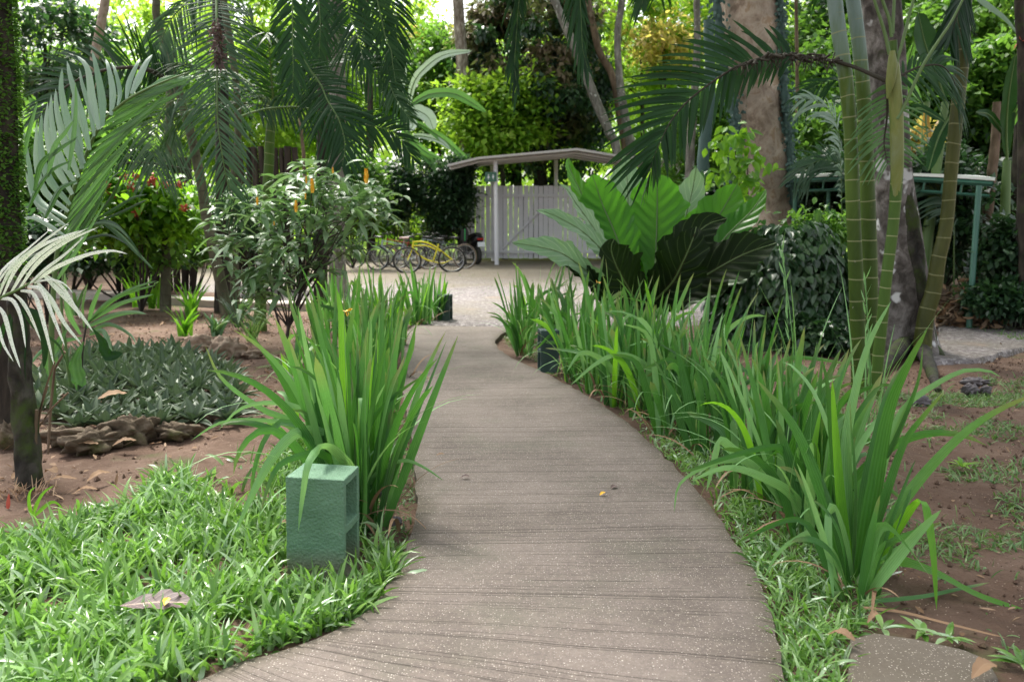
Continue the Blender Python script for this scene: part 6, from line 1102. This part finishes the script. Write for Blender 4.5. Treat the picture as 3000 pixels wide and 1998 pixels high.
# ================================================================ green shelter walkway at right
gs = thing('walkway_shelter', 'green metal walkway shelter with pale thin roof at the right', 'shelter', (*P(2600, 960, 12)[:2], 0))
def R(px, py, Y): return P(px, py, Y)
# roof: near-right corner to far-left; slightly curved sheet
ra, rb = R(2915, 530, 11.4), R(2330, 522, 13.4); rc, rd_ = R(2790, 512, 14.2), R(2330, 516, 15.6)
u = np.linspace(0, 1, 24)[:, None]; f1 = ra*(1-u)+rb*u; f2 = rc*(1-u)+rd_*u; f1[:, 2] += .05*np.sin(pi*u[:, 0]); mb = MB(); z_ = np.zeros((24, 2, 3)); th = np.array([0, 0, .04])
mb.grids(np.stack([f1, f2], 1)+th, z_); mb.grids(np.stack([f2, f1], 1), z_); mb.grids(np.stack([f1, f1+th], 1), z_); mb.grids(np.stack([f2+th, f2], 1), z_); mb.raw([f1[0], f2[0], f2[0]+th, f1[0]+th], [[0, 1, 2, 3]]); mb.build('roof', M_roofc, gs, smooth=False)
for off, tt in (((0, .04, -.04), .034), ((0, .1, -.19), .02)):
    mb = MB()
    for i in range(23): mb.tube([f1[i]+off, f1[i+1]+off], tt, k=4, cap=False)
    mb.build('edge_beam', M_gpaint, gs, smooth=False)
for i in range(1, 23, 2):
    mb = MB(); mb.tube([f1[i]+[0, .06, -.03], f1[i]+[0, .1, -.19]], .018, k=4); mb.tube([f1[i]+[0, .05, -.06], f2[i]+[0, 0, -.06]], .03, k=4); mb.build('rafter', M_gpaint, gs, smooth=False)
for tp_, bs, w in (((2868, 545), (2838, 968), .075), ((2428, 560), (2425, 640), .06), ((2330, 560), (2328, 700), .06)):
    Yp = 11.42 if tp_[0] > 2800 else 13.2; a = P(*tp_, Yp); b = G(*bs) if bs[1] > 900 else P(bs[0], 700, Yp)*[1, 1, 0]
    mb = MB(); mb.tube([b-[0, 0, .05], a], w*.48, k=12); mb.build('post', M_gpaint, gs)
mb = MB(); c = P(2714, 778, 13.4); mb.box(c, (.06, .01, .17)); q = c*[1, 1, 0]; mb.tube([q+[0, .02, -.05], q+[0, .02, c[2]]], .012, k=5); tag(mb.build('small_notice', M_plate, loc=q, smooth=False), 'tiny white notice on a stake behind the leaning ringed stem', 'notice')
# ================================================================ bicycles
def bicycle(label, fpx, rpx, Y, rw, mats, cruiser=False, tyre=None, saddle=None, yoff=.12, lean=.0):
    f, r = P(*fpx, Y), P(*rpx, Y+yoff); f[2] = r[2] = rw; ax = nrm(r-f); nrm_ = nrm(np.cross(ax, [0, 0, 1.])); L = np.linalg.norm(r-f)
    e = thing('bicycle', label, 'bicycle', (f[0], f[1], 0), 'bicycles parked in front of the fence'); up = nrm(np.array([0, 0, 1.])+nrm_*lean)
    def W(x, z): return f+ax*x*L/1.08+up*(z-rw)
    ph = np.linspace(0, 2*pi, 37)
    for c in (0, 1.08):
        ring = np.array([W(c+rw*cos(a), rw+rw*sin(a)) for a in ph])
        mb = MB(); mb.tube(ring, .024 if cruiser else .019, k=8, cap=False); w_ = mb.build('wheel', tyre or M_rub, e)
        mb = MB(); rim = np.array([W(c+(rw-.03)*cos(a), rw+(rw-.03)*sin(a)) for a in ph]); mb.tube(rim, .009, k=6, cap=False); mb.build('rim', M_chr, w_, loc=np.array(e.location))
        mb = MB()
        for a in np.linspace(0, 2*pi, 24, endpoint=False): mb.tube([W(c+.02*cos(a+1.2), rw+.02*sin(a+1.2)), W(c+(rw-.03)*cos(a), rw+(rw-.03)*sin(a))], .0022, k=3, cap=False)
        mb.tube([W(c, rw)-nrm_*.04, W(c, rw)+nrm_*.04], .022, k=8); mb.build('spokes', M_chr, w_, loc=np.array(e.location))
    mb = MB(); head, hlow, bb, seat, rear = W(.16, .80), W(.13, .66), W(.62, .29), W(.76, .74), W(1.08, rw)
    if cruiser:
        mb.tube(crom([head, W(.38, .80), W(.6, .72), W(.8, .58), rear+nrm_*.04], 16), .019, k=8); mb.tube(crom([hlow, W(.3, .45), W(.48, .33), bb], 12), .021, k=8); mb.tube(crom([hlow+[0, 0, .04], W(.45, .70), W(.64, .62), W(.8, .55)], 12), .016, k=8)
        mb.tube(crom([bb, W(.85, .24), rear-nrm_*.04], 8), .014, k=7)
    else:
        mb.tube([head, seat-up*.06], .016, k=8); mb.tube([hlow, bb], .019, k=8); mb.tube([seat-up*.05, rear+nrm_*.05], .011, k=6); mb.tube([seat-up*.05, rear-nrm_*.05], .011, k=6); mb.tube([bb, rear], .012, k=6)
    mb.tube([bb, seat], .017, k=8); mb.tube([hlow-up*.02, head+up*.03], .022, k=8); mb.build('frame', mats, e)
    mb = MB(); mb.tube(crom([hlow, W(.08, .5), W(.0, rw)+nrm_*.05], 8), .012, k=6); mb.tube(crom([hlow, W(.08, .5), W(.0, rw)-nrm_*.05], 8), .012, k=6); mb.build('fork', mats if cruiser else M_blk, e)
    mb = MB(); hb = head+up*.16; mb.tube([head, hb], .014, k=7); mb.tube(crom([hb+nrm_*.30+ax*.14, hb+nrm_*.26+ax*.04+up*.05, hb+nrm_*.1, hb-nrm_*.1, hb-nrm_*.26+ax*.04+up*.05, hb-nrm_*.30+ax*.14], 20), .012, k=6); mb.build('handlebar', M_blk, e)
    mb = MB(); st = seat+up*.1; mb.tube([seat, st], .012, k=6); n_, k_ = 10, 12; t = np.linspace(0, 1, n_); wid = np.interp(t, [0, .3, .7, 1], [.02, .03, .085, .06]); q = np.array([st+ax*(-.13+.26*a)+up*.03 for a in t]); th_ = np.linspace(0, 2*pi, k_, endpoint=False)
    V = q[:, None]+nrm_*(np.cos(th_)[None, :, None]*wid[:, None, None])+up*(np.sin(th_)[None, :, None]*.03); mb.grids(V, np.zeros(V.shape), wrap=True); mb.raw(np.vstack([V[-1], V[-1].mean(0)]), None, [[i, (i+1) % k_, k_] for i in range(k_)]); mb.raw(np.vstack([V[0], V[0].mean(0)]), None, [[(i+1) % k_, i, k_] for i in range(k_)]); mb.build('saddle', saddle or M_blk, e)
    mb = MB(); ring = np.array([bb+ax*.09*cos(a)+up*.09*sin(a)+nrm_*-.05 for a in ph]); mb.tube(ring, .006, k=5, cap=False); mb.tube([bb-nrm_*.07, bb-nrm_*.09+ax*.1-up*.13], .01, k=5); mb.tube([bb+nrm_*.07, bb+nrm_*.09-ax*.1+up*.13], .01, k=5); mb.box(bb-nrm_*.12+ax*.1-up*.13, (.09, .05, .02)); mb.build('crank', M_chr, e)
    return e
bicycle('bright yellow cruiser bicycle in front of the others, front wheel to the left', (1193,761), (1324,763), 22.9, .325, M_yel, True, saddle=M_blk, yoff=.4)
bicycle('silver bicycle with a pale pinkish saddle, left of the yellow one', (1105,752), (1216,756), 24.2, .32, M_sil, saddle=M_pink, yoff=.3, lean=.06)
bicycle('dark bicycle with tan tyres at the right end next to the scooter', (1255,750), (1362,749), 24.6, .34, M_dkp, tyre=M_tan, yoff=.3, lean=-.05)
bicycle('black bicycle directly behind the yellow cruiser', (1168,752), (1285,752), 25.2, .32, M_dkp, yoff=.4)
bicycle('red framed bicycle partly hidden behind the silver one', (1120,745), (1230,746), 25.8, .31, M_redp, yoff=.3, lean=.08)
bicycle('dark bicycle at the left end, mostly behind leaves', (1040,750), (1140,748), 25.4, .32, M_dkp, yoff=.3)
bicycle('bicycle with grey frame and black bars between the yellow one and the tan-tyred one', (1225,744), (1330,744), 26.2, .32, M_sil, yoff=.3, lean=.04)
# ================================================================ scooter seen from behind
bs = P(1398, 760, 27.2)*[1, 1, 0]; scn = thing('motor_scooter', 'black motor scooter with white number plate parked against the white fence', 'scooter', bs)
a_ = radians(62); fwd = np.array([-cos(a_)*.9, sin(a_), 0]); fwd = nrm(fwd); rt = np.array([fwd[1], -fwd[0], 0])
def Wm(x, y, z): return bs+fwd*x+rt*y+np.array([0, 0, z])
ph = np.linspace(0, 2*pi, 33)
for x_ in (0, 1.25):
    mb = MB(); mb.tube(np.array([Wm(x_+.22*cos(a), 0, .28+.22*sin(a)) for a in ph]), .06, k=10, cap=False); w_ = mb.build('wheel', M_rub, scn); mb = MB(); mb.tube([Wm(x_, -.04, .28), Wm(x_, .04, .28)], .16, k=18); mb.build('rim', M_blk, w_, loc=bs)
def hull(secs, k=14, name='body', mat=None):
    mb = MB(); th_ = np.linspace(0, 2*pi, k, endpoint=False); V = np.array([[Wm(x, w*np.sign(cos(t))*abs(cos(t))**.7, z+h*np.sign(sin(t))*abs(sin(t))**.7) for t in th_] for x, z, w, h in secs]); mb.grids(V, np.zeros(V.shape), wrap=True)
    for r_ in (0, len(secs)-1): mb.raw(np.vstack([V[r_], V[r_].mean(0)]), None, [[i, (i+1) % k, k] if r_ else [(i+1) % k, i, k] for i in range(k)])
    return mb.build(name, mat or M_blk, scn)
hull([(-.25,.80,.05,.04),(-.18,.78,.13,.10),(.1,.70,.19,.16),(.4,.62,.19,.2),(.6,.55,.12,.18)]); hull([(-.15,.90,.10,.03),(0,.92,.15,.05),(.3,.86,.15,.06),(.62,.84,.11,.05)], name='seat'); hull([(1.0,.6,.1,.28),(1.1,.75,.2,.38),(1.22,.8,.16,.32),(1.3,.8,.05,.2)], name='front_shield'); hull([(.5,.32,.14,.05),(.8,.3,.14,.05),(1.05,.34,.12,.06)], name='footboard')
mb = MB(); mb.tube([Wm(1.15, 0, .9), Wm(1.05, 0, 1.12)], .035, k=8); mb.tube(crom([Wm(.95, -.34, 1.12), Wm(1.05, -.15, 1.13), Wm(1.05, .15, 1.13), Wm(.95, .34, 1.12)], 12), .018, k=8); mb.build('handlebar', M_blk, scn)
for s_ in (-1, 1):
    mb = MB(); mb.tube([Wm(1.0, .26*s_, 1.13), Wm(.98, .3*s_, 1.32)], .007, k=5); mb.tube([Wm(.97, .3*s_, 1.36), Wm(.99, .3*s_, 1.36)], .06, k=12); mb.build('mirror', M_blk, scn)
mb = MB(); hull([(-.3,.55,.11,.015),(-.22,.6,.12,.05)], name='fender'); mb.box(Wm(-.33, 0, .62), (.24, .012, .15), rz=math.atan2(rt[1], rt[0]), tilt=(-.25, 0)); mb.build('number_plate', M_plate, scn, smooth=False)
mb = MB(); mb.box(Wm(-.25, 0, .78), (.2, .03, .06), rz=math.atan2(rt[1], rt[0])); mb.build('tail_lamp', M_lens, scn, smooth=False)
mb = MB(); mb.tube([Wm(-.1, .17, .35), Wm(.35, .19, .33)], .055, k=12); mb.build('exhaust', M_chr, scn)
mb = MB(); mb.box(P(1361, 688, 27.1), (.2, .3, .33)); tb = mb.build('crate_box', M_blk, None, loc=P(1361, 688, 27.1), smooth=False); tag(tb, 'black box with a green strap standing beside the scooter', 'box')
mb = MB(); mb.box(P(1362, 688, 26.9), (.03, .02, .36)); mb.build('strap', M_grn, tb, loc=P(1361, 688, 27.1), smooth=False); q = P(1361, 688, 27.1); mb = MB(); mb.box((q[0], q[1], (q[2]-.165)/2), (.12, .14, q[2]-.17)); mb.build('stand', M_blk, tb, loc=q, smooth=False)
print('objects', len(bpy.data.objects), 'verts', sum(len(m.vertices) for m in bpy.data.meshes))
